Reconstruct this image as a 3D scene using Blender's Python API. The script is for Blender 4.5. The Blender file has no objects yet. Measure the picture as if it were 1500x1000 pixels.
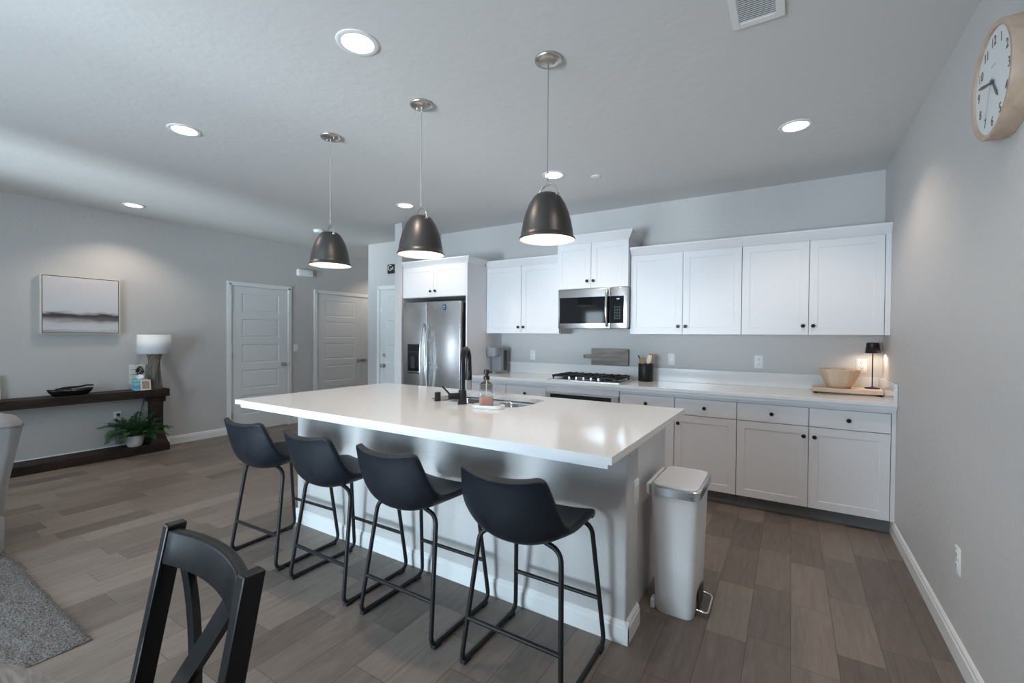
import bpy, bmesh, math, random
from mathutils import Vector, Matrix
random.seed(7)
C = bpy.context.scene.collection
S = bpy.context.scene
PI = math.pi

# ------------------------------------------------------------------ camera
cam_d = bpy.data.cameras.new('camera'); cam = bpy.data.objects.new('camera', cam_d); C.objects.link(cam)
cam_d.lens = 659.2914 * 36 / 1500; cam_d.sensor_width = 36; cam_d.clip_start = 0.05
_f = Vector((-0.52619011, 0.850272, -0.01270813)); _r = Vector((0.85026096, 0.52630172, 0.00792433)); _u = Vector((-0.01342615, 0.00663552, 0.99988785))
_m = Matrix((_r, _u, -_f)).transposed().to_4x4(); _m.translation = Vector((-0.6342, -4.6775, 1.3827))
cam.matrix_world = _m
S.camera = cam

# ------------------------------------------------------------------ colour, sky, light
S.view_settings.view_transform = 'Standard'; S.view_settings.look = 'None'
S.view_settings.gamma = 1; S.view_settings.use_curve_mapping = False
S.view_settings.exposure = 0.14
W = bpy.data.worlds.new('sky'); S.world = W; W.use_nodes = True
wn = W.node_tree.nodes; wl = W.node_tree.links
bg = wn['Background']; bg.inputs['Strength'].default_value = 1.1
_tc = wn.new('ShaderNodeTexCoord'); _nz = wn.new('ShaderNodeTexNoise'); _nz.inputs['Scale'].default_value = 2.6; _nz.inputs['Detail'].default_value = 6
_cr = wn.new('ShaderNodeValToRGB'); _cr.color_ramp.elements[0].position = .40; _cr.color_ramp.elements[1].position = .66
_cr.color_ramp.elements[0].color = (.36, .58, .86, 1); _cr.color_ramp.elements[1].color = (1, 1, 1, 1)
wl.new(_tc.outputs['Generated'], _nz.inputs['Vector']); wl.new(_nz.outputs['Fac'], _cr.inputs['Fac']); wl.new(_cr.outputs['Color'], bg.inputs['Color'])

def area(name, loc, target, sx, sy, power, col, spread=180):
    d = bpy.data.lights.new(name, 'AREA'); d.shape = 'RECTANGLE'; d.size = sx; d.size_y = sy; d.energy = power; d.color = col; d.spread = math.radians(spread)
    o = bpy.data.objects.new(name, d); C.objects.link(o); o.location = loc
    o.rotation_euler = (Vector(target) - Vector(loc)).to_track_quat('-Z', 'Y').to_euler(); return o
COOL = (.80, .89, 1.0)
area('daylight_patio_door', (-3.25, -7.80, 1.15), (-3.4, 0, 1.1), 1.6, 2.1, 122, (.60, .80, 1.0), 110)
area('daylight_front_window', (-5.15, -7.80, 1.35), (-5.15, 0, 1.35), .55, 1.4, 20, COOL)
area('daylight_side_window', (-7.37, -6.3, 1.5), (0, -5.6, 1.3), 1.9, 1.2, 26, COOL)
area('patio_bounce_fill', (-3.4, -9.3, 0.02), (-3.0, -5.0, 2.6), 2.2, 1.6, 190, (.97, .97, 1.0), 110)  # added fill lamp outside the door, aimed up to brighten the ceiling
area('sunlit_patio_glint', (-4.6, -10.6, 0.25), (-5.75, -3.0, 2.745), .4, .4, 66, (.78, .91, 1.0), 50)

WARM = (1.0, .80, .62)
CAN_POWER, PENDANT_POWER = 35.0, 1.0

# ------------------------------------------------------------------ constants of the place
H, L, ZC = 2.745, -7.165, 0.939      # ceiling height, left wall, worktop height
YF = -7.6                            # wall behind the camera

# ------------------------------------------------------------------ materials
def nodes(name):
    m = bpy.data.materials.new(name); m.use_nodes = True
    nt = m.node_tree; return m, nt, nt.nodes['Principled BSDF']
def mat(name, col, rough=.5, metal=0, bump=0, bscale=60, var=0, vscale=8, spec=None, coat=0, detail=4, stretch=None, trans=0, ior=None):
    m, nt, b = nodes(name); n, l = nt.nodes, nt.links
    b.inputs['Base Color'].default_value = (*col, 1); b.inputs['Roughness'].default_value = rough; b.inputs['Metallic'].default_value = metal
    if spec is not None: b.inputs['Specular IOR Level'].default_value = spec
    if coat: b.inputs['Coat Weight'].default_value = coat
    if trans: b.inputs['Transmission Weight'].default_value = trans
    if ior: b.inputs['IOR'].default_value = ior
    tc = n.new('ShaderNodeTexCoord'); mp = n.new('ShaderNodeMapping'); l.new(tc.outputs['Object'], mp.inputs['Vector'])
    if stretch: mp.inputs['Scale'].default_value = stretch
    if bump:
        t = n.new('ShaderNodeTexNoise'); t.inputs['Scale'].default_value = bscale; t.inputs['Detail'].default_value = detail
        bp = n.new('ShaderNodeBump'); bp.inputs['Strength'].default_value = bump; bp.inputs['Distance'].default_value = .01
        l.new(mp.outputs['Vector'], t.inputs['Vector']); l.new(t.outputs['Fac'], bp.inputs['Height']); l.new(bp.outputs['Normal'], b.inputs['Normal'])
    if var:
        t = n.new('ShaderNodeTexNoise'); t.inputs['Scale'].default_value = vscale; t.inputs['Detail'].default_value = 6
        cr = n.new('ShaderNodeValToRGB'); e = cr.color_ramp.elements; e[0].position = .3; e[1].position = .7
        e[0].color = (*[c * (1 - var) for c in col], 1); e[1].color = (*[min(1, c * (1 + var)) for c in col], 1)
        l.new(mp.outputs['Vector'], t.inputs['Vector']); l.new(t.outputs['Fac'], cr.inputs['Fac']); l.new(cr.outputs['Color'], b.inputs['Base Color'])
    return m
def emit(name, col, strength):
    m, nt, b = nodes(name); b.inputs['Base Color'].default_value = (*col, 1)
    b.inputs['Emission Color'].default_value = (*col, 1); b.inputs['Emission Strength'].default_value = strength; return m
def plaster(name, col, scale, strength):
    m, nt, b = nodes(name); n, l = nt.nodes, nt.links
    b.inputs['Base Color'].default_value = (*col, 1); b.inputs['Roughness'].default_value = .55; b.inputs['Specular IOR Level'].default_value = .35
    tc = n.new('ShaderNodeTexCoord'); t = n.new('ShaderNodeTexNoise'); t.inputs['Scale'].default_value = scale; t.inputs['Detail'].default_value = 3
    cr = n.new('ShaderNodeValToRGB'); cr.color_ramp.elements[0].position = .42; cr.color_ramp.elements[1].position = .62
    bp = n.new('ShaderNodeBump'); bp.inputs['Strength'].default_value = strength; bp.inputs['Distance'].default_value = .006
    l.new(tc.outputs['Object'], t.inputs['Vector']); l.new(t.outputs['Fac'], cr.inputs['Fac']); l.new(cr.outputs['Color'], bp.inputs['Height']); l.new(bp.outputs['Normal'], b.inputs['Normal'])
    return m
def wood(name, c0, c1, axis='x', scale=6, rough=.5, ring=18, bump=.15, spec=.5):
    m, nt, b = nodes(name); n, l = nt.nodes, nt.links; b.inputs['Specular IOR Level'].default_value = spec
    tc = n.new('ShaderNodeTexCoord'); mp = n.new('ShaderNodeMapping'); l.new(tc.outputs['Object'], mp.inputs['Vector'])
    st = {'x': (.12, 1, 1), 'y': (1, .12, 1), 'z': (1, 1, .12)}[axis]; mp.inputs['Scale'].default_value = tuple(s * scale for s in st)
    t = n.new('ShaderNodeTexNoise'); t.inputs['Scale'].default_value = ring / 4; t.inputs['Detail'].default_value = 8; t.inputs['Distortion'].default_value = .8
    l.new(mp.outputs['Vector'], t.inputs['Vector'])
    cr = n.new('ShaderNodeValToRGB'); e = cr.color_ramp.elements; e[0].position = .34; e[1].position = .68; e[0].color = (*c0, 1); e[1].color = (*c1, 1)
    l.new(t.outputs['Fac'], cr.inputs['Fac']); l.new(cr.outputs['Color'], b.inputs['Base Color'])
    b.inputs['Roughness'].default_value = rough
    bp = n.new('ShaderNodeBump'); bp.inputs['Strength'].default_value = bump; bp.inputs['Distance'].default_value = .004
    l.new(t.outputs['Fac'], bp.inputs['Height']); l.new(bp.outputs['Normal'], b.inputs['Normal']); return m
def floor_mat():
    m, nt, b = nodes('wood_look_tile'); n, l = nt.nodes, nt.links
    def M(op, a, bb=None, c=None):
        x = n.new('ShaderNodeMath'); x.operation = op
        for i, v in enumerate((a, bb, c)):
            if v is None: continue
            if isinstance(v, (int, float)): x.inputs[i].default_value = v
            else: l.new(v, x.inputs[i])
        return x.outputs[0]
    tc = n.new('ShaderNodeTexCoord'); sp = n.new('ShaderNodeSeparateXYZ'); l.new(tc.outputs['Object'], sp.inputs[0])
    pw, pl = .172, .515
    u = M('DIVIDE', M('ADD', sp.outputs['X'], .615 + pw * 60), pw); cu = M('FLOOR', u); fu = M('FRACT', u)
    wn1 = n.new('ShaderNodeTexWhiteNoise'); wn1.noise_dimensions = '1D'; l.new(cu, wn1.inputs['W'])
    v = M('ADD', M('DIVIDE', M('ADD', sp.outputs['Y'], 30), pl), M('MULTIPLY', wn1.outputs['Value'], 7.3)); cv = M('FLOOR', v); fv = M('FRACT', v)
    cb = n.new('ShaderNodeCombineXYZ'); l.new(cu, cb.inputs[0]); l.new(cv, cb.inputs[1])
    wn2 = n.new('ShaderNodeTexWhiteNoise'); wn2.noise_dimensions = '2D'; l.new(cb.outputs[0], wn2.inputs['Vector'])
    du = M('MULTIPLY', M('MINIMUM', fu, M('SUBTRACT', 1, fu)), pw); dv = M('MULTIPLY', M('MINIMUM', fv, M('SUBTRACT', 1, fv)), pl)
    gap = M('LESS_THAN', M('MINIMUM', du, dv), .0011)
    mp = n.new('ShaderNodeMapping'); l.new(tc.outputs['Object'], mp.inputs['Vector']); mp.inputs['Scale'].default_value = (9, 1.1, 1)
    off = n.new('ShaderNodeVectorMath'); off.operation = 'SCALE'; l.new(wn2.outputs['Color'], off.inputs[0]); off.inputs['Scale'].default_value = 40
    ad = n.new('ShaderNodeVectorMath'); ad.operation = 'ADD'; l.new(mp.outputs[0], ad.inputs[0]); l.new(off.outputs[0], ad.inputs[1])
    gr = n.new('ShaderNodeTexNoise'); gr.inputs['Scale'].default_value = 3.2; gr.inputs['Detail'].default_value = 9; gr.inputs['Roughness'].default_value = .62; gr.inputs['Distortion'].default_value = 1.3
    l.new(ad.outputs[0], gr.inputs['Vector'])
    f = M('ADD', M('MULTIPLY', wn2.outputs['Value'], .45), M('MULTIPLY', gr.outputs['Fac'], .75))
    cr = n.new('ShaderNodeValToRGB'); e = cr.color_ramp.elements; e[0].position = .22; e[1].position = .95
    e[0].color = (.106, .082, .068, 1); e[1].color = (.270, .222, .190, 1)
    k = e.new(.55); k.color = (.174, .141, .119, 1)
    l.new(f, cr.inputs['Fac'])
    mx = n.new('ShaderNodeMix'); mx.data_type = 'RGBA'; l.new(gap, mx.inputs['Factor']); l.new(cr.outputs['Color'], mx.inputs['A']); mx.inputs['B'].default_value = (.055, .048, .043, 1)
    l.new(mx.outputs['Result'], b.inputs['Base Color'])
    b.inputs['Roughness'].default_value = .42; b.inputs['Specular IOR Level'].default_value = .4
    bp = n.new('ShaderNodeBump'); bp.inputs['Strength'].default_value = .25; bp.inputs['Distance'].default_value = .002
    l.new(M('SUBTRACT', gr.outputs['Fac'], M('MULTIPLY', gap, 1.5)), bp.inputs['Height']); l.new(bp.outputs['Normal'], b.inputs['Normal'])
    return m
def speckle(name, c0, c1, scale, rough, lo=.3, hi=.7, bump=0):
    m, nt, b = nodes(name); n, l = nt.nodes, nt.links
    tc = n.new('ShaderNodeTexCoord'); t = n.new('ShaderNodeTexNoise'); t.inputs['Scale'].default_value = scale; t.inputs['Detail'].default_value = 5; l.new(tc.outputs['Object'], t.inputs['Vector'])
    cr = n.new('ShaderNodeValToRGB'); e = cr.color_ramp.elements; e[0].position = lo; e[1].position = hi; e[0].color = (*c0, 1); e[1].color = (*c1, 1)
    l.new(t.outputs['Fac'], cr.inputs['Fac']); l.new(cr.outputs['Color'], b.inputs['Base Color']); b.inputs['Roughness'].default_value = rough
    if bump:
        bp = n.new('ShaderNodeBump'); bp.inputs['Strength'].default_value = bump; bp.inputs['Distance'].default_value = .01
        l.new(t.outputs['Fac'], bp.inputs['Height']); l.new(bp.outputs['Normal'], b.inputs['Normal'])
    return m
def steel(name, col=(.62, .62, .61), rough=.28, axis='x'):
    m, nt, b = nodes(name); n, l = nt.nodes, nt.links
    b.inputs['Metallic'].default_value = 1; b.inputs['Base Color'].default_value = (*col, 1); b.inputs['Roughness'].default_value = rough
    tc = n.new('ShaderNodeTexCoord'); mp = n.new('ShaderNodeMapping'); l.new(tc.outputs['Object'], mp.inputs['Vector'])
    mp.inputs['Scale'].default_value = (2, 2, 400) if axis == 'x' else (400, 400, 2)
    t = n.new('ShaderNodeTexNoise'); t.inputs['Scale'].default_value = 1; l.new(mp.outputs[0], t.inputs['Vector'])
    t2 = n.new('ShaderNodeTexNoise'); t2.inputs['Scale'].default_value = 5; t2.inputs['Detail'].default_value = 4; l.new(tc.outputs['Object'], t2.inputs['Vector'])
    mr = n.new('ShaderNodeMapRange'); mr.inputs['To Min'].default_value = rough - .07; mr.inputs['To Max'].default_value = rough + .1; l.new(t2.outputs['Fac'], mr.inputs['Value']); l.new(mr.outputs[0], b.inputs['Roughness'])
    bp = n.new('ShaderNodeBump'); bp.inputs['Strength'].default_value = .05; bp.inputs['Distance'].default_value = .002; l.new(t.outputs['Fac'], bp.inputs['Height']); l.new(bp.outputs['Normal'], b.inputs['Normal']); return m

M_WALL = plaster('warm_grey_wall_paint', (.56, .545, .535), 38, .17)
M_CEIL = plaster('ceiling_paint', (.68, .675, .67), 14, .10)
M_TRIM = mat('white_trim_paint', (.78, .78, .77), .35)
M_DOOR = mat('white_door_paint', (.72, .72, .715), .38)
M_CAB = mat('white_cabinet_lacquer', (.765, .755, .77), .38)
M_FLOOR = floor_mat()
M_QUARTZ = speckle('white_quartz', (.76, .745, .735), (.82, .81, .80), 220, .13)
M_STEEL = steel('brushed_stainless', (.60, .605, .61), .24)
M_STEELV = steel('polished_stainless', (.66, .66, .66), .16, 'z')
M_NICKEL = steel('brushed_nickel', (.60, .57, .53), .3)
M_BLACK = mat('matte_black_metal', (.009, .009, .010), .38, spec=.35)
M_BLACKG = mat('black_glass', (.008, .009, .011), .05)
M_DARKPL = mat('dark_grey_plastic', (.03, .03, .033), .4)
M_TOE = mat('grey_toe_kick', (.16, .165, .17), .55, var=.1)
M_LEATHER = mat('black_leather', (.007, .010, .016), .40, spec=.38, bump=.2, bscale=420, var=.3, vscale=14)
M_CHARC = mat('charcoal_frame', (.014, .014, .015), .45, spec=.3)
M_RUBBER = mat('black_rubber', (.01, .01, .01), .7)
M_BRONZE = mat('dark_pewter_shade', (.085, .08, .078), .38, .75)
M_WHITEIN = mat('white_enamel', (.85, .82, .78), .4)
M_PLASTIC = mat('white_plastic', (.80, .80, .80), .35)
M_SLOT = mat('dark_slot', (.05, .05, .05), .5)
M_LIGHT = emit('downlight_lens', (1, .93, .86), 7.0)
M_BULB = emit('warm_bulb', (1, .83, .62), 3.5)
M_GLASS = mat('clear_glass', (.97, .98, .98), .02, trans=1, ior=1.45)
def thin_glass(name):
    m, nt, b = nodes(name); n, l = nt.nodes, nt.links
    t = n.new('ShaderNodeBsdfTransparent'); t.inputs[0].default_value = (.95, .97, .96, 1); g = n.new('ShaderNodeBsdfGlossy'); g.inputs['Roughness'].default_value = .02
    mx = n.new('ShaderNodeMixShader'); mx.inputs[0].default_value = .06; l.new(t.outputs[0], mx.inputs[1]); l.new(g.outputs[0], mx.inputs[2])
    l.new(mx.outputs[0], n['Material Output'].inputs['Surface']); return m
M_PANE = thin_glass('window_glass')
M_PINK = mat('pink_soap', (.90, .52, .43), .1, trans=.35, ior=1.35)
M_OAK = wood('pale_beech', (.60, .43, .31), (.74, .58, .45), 'x', 5, .5)
M_OAKZ = wood('pale_beech_rim', (.66, .52, .40), (.76, .62, .49), 'z', 5, .5)
M_GREYWOOD = wood('weathered_grey_board', (.17, .14, .12), (.33, .28, .24), 'x', 7, .6)
M_DARKWOOD = wood('dark_stained_timber', (.014, .009, .007), (.046, .029, .021), 'y', 6, .55, spec=.25)
M_DRIFT = wood('driftwood', (.055, .045, .036), (.24, .205, .17), 'z', 12, .7, 22, .5)
M_BLKWOOD = wood('black_painted_wood', (.006, .006, .007), (.012, .012, .013), 'z', 5, .36, bump=.05, spec=.25)
M_TABLE = wood('grey_washed_oak', (.20, .19, .18), (.42, .405, .39), 'x', 12, .5, 30)
M_SPOON = wood('olive_wood', (.30, .17, .08), (.50, .31, .17), 'z', 10, .5)
M_SOFA = speckle('light_grey_upholstery', (.25, .245, .24), (.37, .365, .36), 320, .9, bump=.35)
M_PIPING = mat('sofa_piping', (.20, .195, .19), .9)
M_RUG = speckle('grey_shag', (.050, .046, .043), (.30, .28, .265), 130, .95, .32, .72, bump=1)
M_SHADE = mat('white_linen_shade', (.82, .83, .84), .8, bump=.1, bscale=300)
M_FERN = mat('fern_green', (.028, .105, .030), .6, var=.5, vscale=14)
M_FERN2 = mat('fern_bright_green', (.075, .21, .040), .6, var=.4, vscale=20)
M_SOIL = mat('soil', (.02, .015, .012), .9)
M_POT = mat('white_ceramic', (.62, .60, .58), .55, bump=.5, bscale=70, var=.12)
M_COFFEE = mat('grey_appliance_plastic', (.30, .30, .32), .32)
M_GOLD = mat('champagne_frame', (.70, .68, .58), .4)
M_BROWNEDGE = mat('dark_frame_edge', (.10, .075, .06), .6)
M_MARBLE = mat('white_marble', (.80, .80, .80), .25, var=.06)
M_BLUE = mat('blue_enamel', (.03, .055, .20), .4)
M_AQUA = mat('aqua_card', (.30, .60, .66), .6, var=.25, vscale=40)
M_TISSUE = mat('white_tissue', (.85, .86, .88), .9)
M_CHALK = mat('white_lettering', (.75, .75, .75), .7)
M_PHOTO = speckle('photo_print', (.10, .07, .05), (.60, .48, .36), 60, .3)
M_CONCRETE = mat('patio_concrete', (.55, .54, .52), .85, var=.12)
M_BRIGHT = mat('grey_cabinet_inside', (.6, .6, .6), .6)  # plain even grey, not assigned to any part

# ------------------------------------------------------------------ mesh helpers
def B(): return bmesh.new()
def box(bm, x0, x1, y0, y1, z0, z1, bev=0, seg=2):
    r = bmesh.ops.create_cube(bm, size=1); vs = r['verts']
    for v in vs: v.co = Vector((x0 + (v.co.x + .5) * (x1 - x0), y0 + (v.co.y + .5) * (y1 - y0), z0 + (v.co.z + .5) * (z1 - z0)))
    if bev:
        es = list({e for v in vs for e in v.link_edges}); bmesh.ops.bevel(bm, geom=es, offset=bev, segments=seg, profile=.5, affect='EDGES')
    return bm
def lathe(bm, prof, cx=0, cy=0, n=32, cap0=True, cap1=True, sq=None):
    rings = []
    for r, z in prof: rings.append([bm.verts.new((cx + r * math.cos(2 * PI * i / n), cy + r * math.sin(2 * PI * i / n), z)) for i in range(n)])
    for a, b in zip(rings, rings[1:]):
        for i in range(n): bm.faces.new((a[i], a[(i + 1) % n], b[(i + 1) % n], b[i]))
    if cap0: bm.faces.new(list(reversed(rings[0])))
    if cap1: bm.faces.new(rings[-1])
    return bm
def cyl(bm, p0, p1, r0, r1=None, n=16):
    return tube(bm, [p0, p1], [r0, r0 if r1 is None else r1], n)
def tube(bm, pts, r, n=10, closed=False):
    pts = [Vector(p) for p in pts]; N = len(pts); rings = []; prev = None
    for i, p in enumerate(pts):
        a = pts[i - 1] if (i or closed) else p; b = pts[(i + 1) % N] if (i < N - 1 or closed) else p
        t = (b - a).normalized()
        if prev is None:
            up = Vector((0, 0, 1)) if abs(t.z) < .9 else Vector((0, 1, 0)); s = t.cross(up).normalized()
        else: s = (prev - t * prev.dot(t)).normalized()
        prev = s; q = t.cross(s); rr = r[i] if isinstance(r, (list, tuple)) else r
        rings.append([bm.verts.new(p + (s * math.cos(2 * PI * k / n) + q * math.sin(2 * PI * k / n)) * rr) for k in range(n)])
    for i in range(N if closed else N - 1):
        a, b = rings[i], rings[(i + 1) % N]
        for k in range(n): bm.faces.new((a[k], a[(k + 1) % n], b[(k + 1) % n], b[k]))
    if not closed: bm.faces.new(list(reversed(rings[0]))); bm.faces.new(rings[-1])
    bmesh.ops.recalc_face_normals(bm, faces=bm.faces); return bm
def fillet(pts, r, n=5):
    pts = [Vector(p) for p in pts]; out = [pts[0]]
    for a, b, c in zip(pts, pts[1:], pts[2:]):
        d0, d1 = (a - b), (c - b); rr = min(r, d0.length * .49, d1.length * .49); p0 = b + d0.normalized() * rr; p1 = b + d1.normalized() * rr
        for i in range(n + 1):
            t = i / n; out.append(p0 * (1 - t) ** 2 + b * 2 * t * (1 - t) + p1 * t * t)
    out.append(pts[-1]); return out
def prism(bm, poly, axis, a, b, bev=0):
    """poly of 2-D points extruded along axis from a to b"""
    def P(p, t): return {'x': (t, p[0], p[1]), 'y': (p[0], t, p[1]), 'z': (p[0], p[1], t)}[axis]
    v0 = [bm.verts.new(P(p, a)) for p in poly]; v1 = [bm.verts.new(P(p, b)) for p in poly]; n = len(poly)
    fs = [bm.faces.new(v0), bm.faces.new(list(reversed(v1)))]
    for i in range(n): fs.append(bm.faces.new((v0[i], v1[i], v1[(i + 1) % n], v0[(i + 1) % n])))
    bmesh.ops.recalc_face_normals(bm, faces=fs)
    if bev: bmesh.ops.bevel(bm, geom=list({e for f in fs for e in f.edges}), offset=bev, segments=2, profile=.5, affect='EDGES')
    return bm
def rrect(x0, x1, y0, y1, r, n=6):
    out = []
    for cx, cy, a0 in ((x1 - r, y1 - r, 0), (x0 + r, y1 - r, 90), (x0 + r, y0 + r, 180), (x1 - r, y0 + r, 270)):
        for i in range(n + 1):
            a = math.radians(a0 + 90 * i / n); out.append((cx + r * math.cos(a), cy + r * math.sin(a)))
    return out
def loft(bm, rings, cap0=True, cap1=True):
    R = [[bm.verts.new(p) for p in ring] for ring in rings]; n = len(R[0])
    for a, b in zip(R, R[1:]):
        for i in range(n): bm.faces.new((a[i], a[(i + 1) % n], b[(i + 1) % n], b[i]))
    if cap0: bm.faces.new(list(reversed(R[0])))
    if cap1: bm.faces.new(R[-1])
    bmesh.ops.recalc_face_normals(bm, faces=bm.faces); return bm
def panel(bm, w, h, t, panels, depth=.007, slope=.004, raised=False, x0=0, z0=0, y0=0):
    """door leaf: front face at y0 facing -y, with recessed rectangles (px0,px1,pz0,pz1) stacked in one column"""
    V = lambda x, y, z: bm.verts.new((x0 + x, y0 + y, z0 + z))
    def quad(a, b, c, d): bm.faces.new([V(*a), V(*b), V(*c), V(*d)])
    ps = sorted(panels, key=lambda p: p[2]); px0, px1 = ps[0][0], ps[0][1]
    quad((0, 0, 0), (px0, 0, 0), (px0, 0, h), (0, 0, h)); quad((px1, 0, 0), (w, 0, 0), (w, 0, h), (px1, 0, h))
    z = 0
    for p in ps + [(0, 0, h, h)]:
        quad((px0, 0, z), (px1, 0, z), (px1, 0, p[2]), (px0, 0, p[2])); z = p[3]
    for a, b, c, d in ps:
        rects = [(a, b, c, d, 0), (a + slope, b - slope, c + slope, d - slope, depth)]
        if raised: rects += [(a + .018, b - .018, c + .018, d - .018, depth), (a + .032, b - .032, c + .032, d - .032, .002)]
        for r, q in zip(rects, rects[1:]):
            P = [(r[0], r[4], r[2]), (r[1], r[4], r[2]), (r[1], r[4], r[3]), (r[0], r[4], r[3])]; Q = [(q[0], q[4], q[2]), (q[1], q[4], q[2]), (q[1], q[4], q[3]), (q[0], q[4], q[3])]
            for i in range(4): j = (i + 1) % 4; quad(P[i], P[j], Q[j], Q[i])
        q = rects[-1]; quad((q[0], q[4], q[2]), (q[1], q[4], q[2]), (q[1], q[4], q[3]), (q[0], q[4], q[3]))
    quad((0, t, 0), (0, t, h), (w, t, h), (w, t, 0)); quad((0, 0, 0), (0, 0, h), (0, t, h), (0, t, 0)); quad((w, 0, 0), (w, t, 0), (w, t, h), (w, 0, h))
    quad((0, 0, h), (w, 0, h), (w, t, h), (0, t, h)); quad((0, 0, 0), (0, t, 0), (w, t, 0), (w, 0, 0))
    bmesh.ops.remove_doubles(bm, verts=bm.verts, dist=1e-5); bmesh.ops.recalc_face_normals(bm, faces=bm.faces); return bm

def obj(name, bm, m, parent=None, loc=None, rot=None, smooth=False, angle=40, subsurf=0, solid=0, label=None):
    me = bpy.data.meshes.new(name)
    if smooth:
        for f in bm.faces: f.smooth = True
        ca = math.radians(angle)
        for e in bm.edges:
            if len(e.link_faces) == 2 and e.calc_face_angle(0) > ca: e.smooth = False
    bm.to_mesh(me); bm.free()
    ms = m if isinstance(m, (list, tuple)) else [m]
    for x in ms: me.materials.append(x)
    o = bpy.data.objects.new(name, me); C.objects.link(o)
    if parent: o.parent = parent
    if loc is not None: o.location = loc
    if rot is not None: o.rotation_euler = rot
    if solid: s = o.modifiers.new('solid', 'SOLIDIFY'); s.thickness = abs(solid); s.offset = 1 if solid > 0 else -1
    if subsurf: s = o.modifiers.new('sub', 'SUBSURF'); s.levels = subsurf; s.render_levels = subsurf
    if label: o['label'] = label
    return o
def tag(o, label, cat, group=None):
    o['label'] = label; o['category'] = cat
    if group: o['group'] = group
    return o
def thing(name, label, cat, loc=(0, 0, 0), rz=0, group=None, rot=None):
    o = bpy.data.objects.new(name, None); C.objects.link(o); o.empty_display_size = .05
    o.location = loc; o.rotation_euler = rot or (0, 0, rz); return tag(o, label, cat, group)
def struct(o): o['kind'] = 'structure'; return o
def dup(root, loc, rz=None, label=None):
    r = root.copy(); C.objects.link(r); r.location = loc
    if rz is not None: r.rotation_euler = (0, 0, rz)
    if label: r['label'] = label
    for ch in list(root.children):
        c = ch.copy(); C.objects.link(c); c.parent = r
        for g in list(ch.children):
            d = g.copy(); C.objects.link(d); d.parent = c
    return r
def text_mesh(bm, s, size, place, depth=.0008):
    cu = bpy.data.curves.new('t', 'FONT'); cu.body = s; cu.size = size; cu.align_x = 'CENTER'; cu.align_y = 'CENTER'; cu.extrude = depth
    o = bpy.data.objects.new('t', cu); C.objects.link(o); dg = bpy.context.evaluated_depsgraph_get(); me = bpy.data.meshes.new_from_object(o.evaluated_get(dg))
    me.transform(place); bm.from_mesh(me); bpy.data.objects.remove(o); bpy.data.curves.remove(cu); bpy.data.meshes.remove(me)

# ================================================================== THE SETTING
b = B(); box(b, L - .15, .15, YF - .15, 3.2, -.08, 0); struct(obj('floor', b, M_FLOOR))
b = B(); box(b, L - .15, .15, YF - .15, 3.2, H, H + .1); struct(obj('ceiling', b, M_CEIL))
b = B(); box(b, -6.11, .15, 0, .14, 0, H); struct(obj('wall_back', b, M_WALL))
b = B(); box(b, 0, .15, YF - .15, 0, 0, H); struct(obj('wall_right', b, M_WALL))
b = B(); box(b, -6.11, -5.97, .14, 3.2, 0, H); struct(obj('wall_hall_right', b, M_WALL))
b = B(); box(b, L, -6.11, 3.05, 3.2, 0, H); struct(obj('wall_hall_end', b, M_WALL))
b = B(); box(b, -4.79, -4.668, -.722, -.0005, 0, H, .004, 1); struct(obj('wall_wing', b, M_WALL))
b = B()   # left wall with a window opening in its living room end
box(b, L - .15, L, -5.3, 3.2, 0, H); box(b, L - .15, L, YF - .15, -7.3, 0, H); box(b, L - .15, L, -7.3, -5.3, 0, .9); box(b, L - .15, L, -7.3, -5.3, 2.1, H)
struct(obj('wall_left', b, M_WALL))
b = B()   # wall behind the camera: patio door and window openings
for x0, x1, z0, z1 in ((L, -5.45, 0, H), (-4.85, -4.1, 0, H), (-2.3, 0, 0, H), (-5.45, -4.85, 0, .6), (-5.45, -4.85, 2.1, H), (-4.1, -2.3, 2.2, H)): box(b, x0, x1, YF - .15, YF, z0, z1)
struct(obj('wall_front', b, M_WALL))
b = B(); box(b, -14, 6, -16, YF - .16, -.14, -.06); struct(obj('patio', b, M_CONCRETE))
def window(name, w, h, loc, rz, bars):
    r = bpy.data.objects.new(name, None); C.objects.link(r); r.location = loc; r.rotation_euler = (0, 0, rz); struct(r)
    b = B(); t = .05
    for x0, x1, z0, z1 in ((0, t, 0, h), (w - t, w, 0, h), (t, w - t, 0, t), (t, w - t, h - t, h)): box(b, x0, x1, .04, .1, z0, z1)
    for x in bars: box(b, x - .03, x + .03, .045, .095, t, h - t)
    obj('frame', b, M_TRIM, r)
    b = B(); box(b, t, w - t, .068, .072, t, h - t); obj('pane', b, M_PANE, r); return r
window('window_1', 2.0, 1.2, (L - .15, -7.3, .9), PI / 2, [1.0])
window('window_2', .6, 1.5, (-5.45, YF - .15, .6), 0, [])
window('door_4', 1.8, 2.2, (-4.1, YF - .15, 0), 0, [.9])

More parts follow.
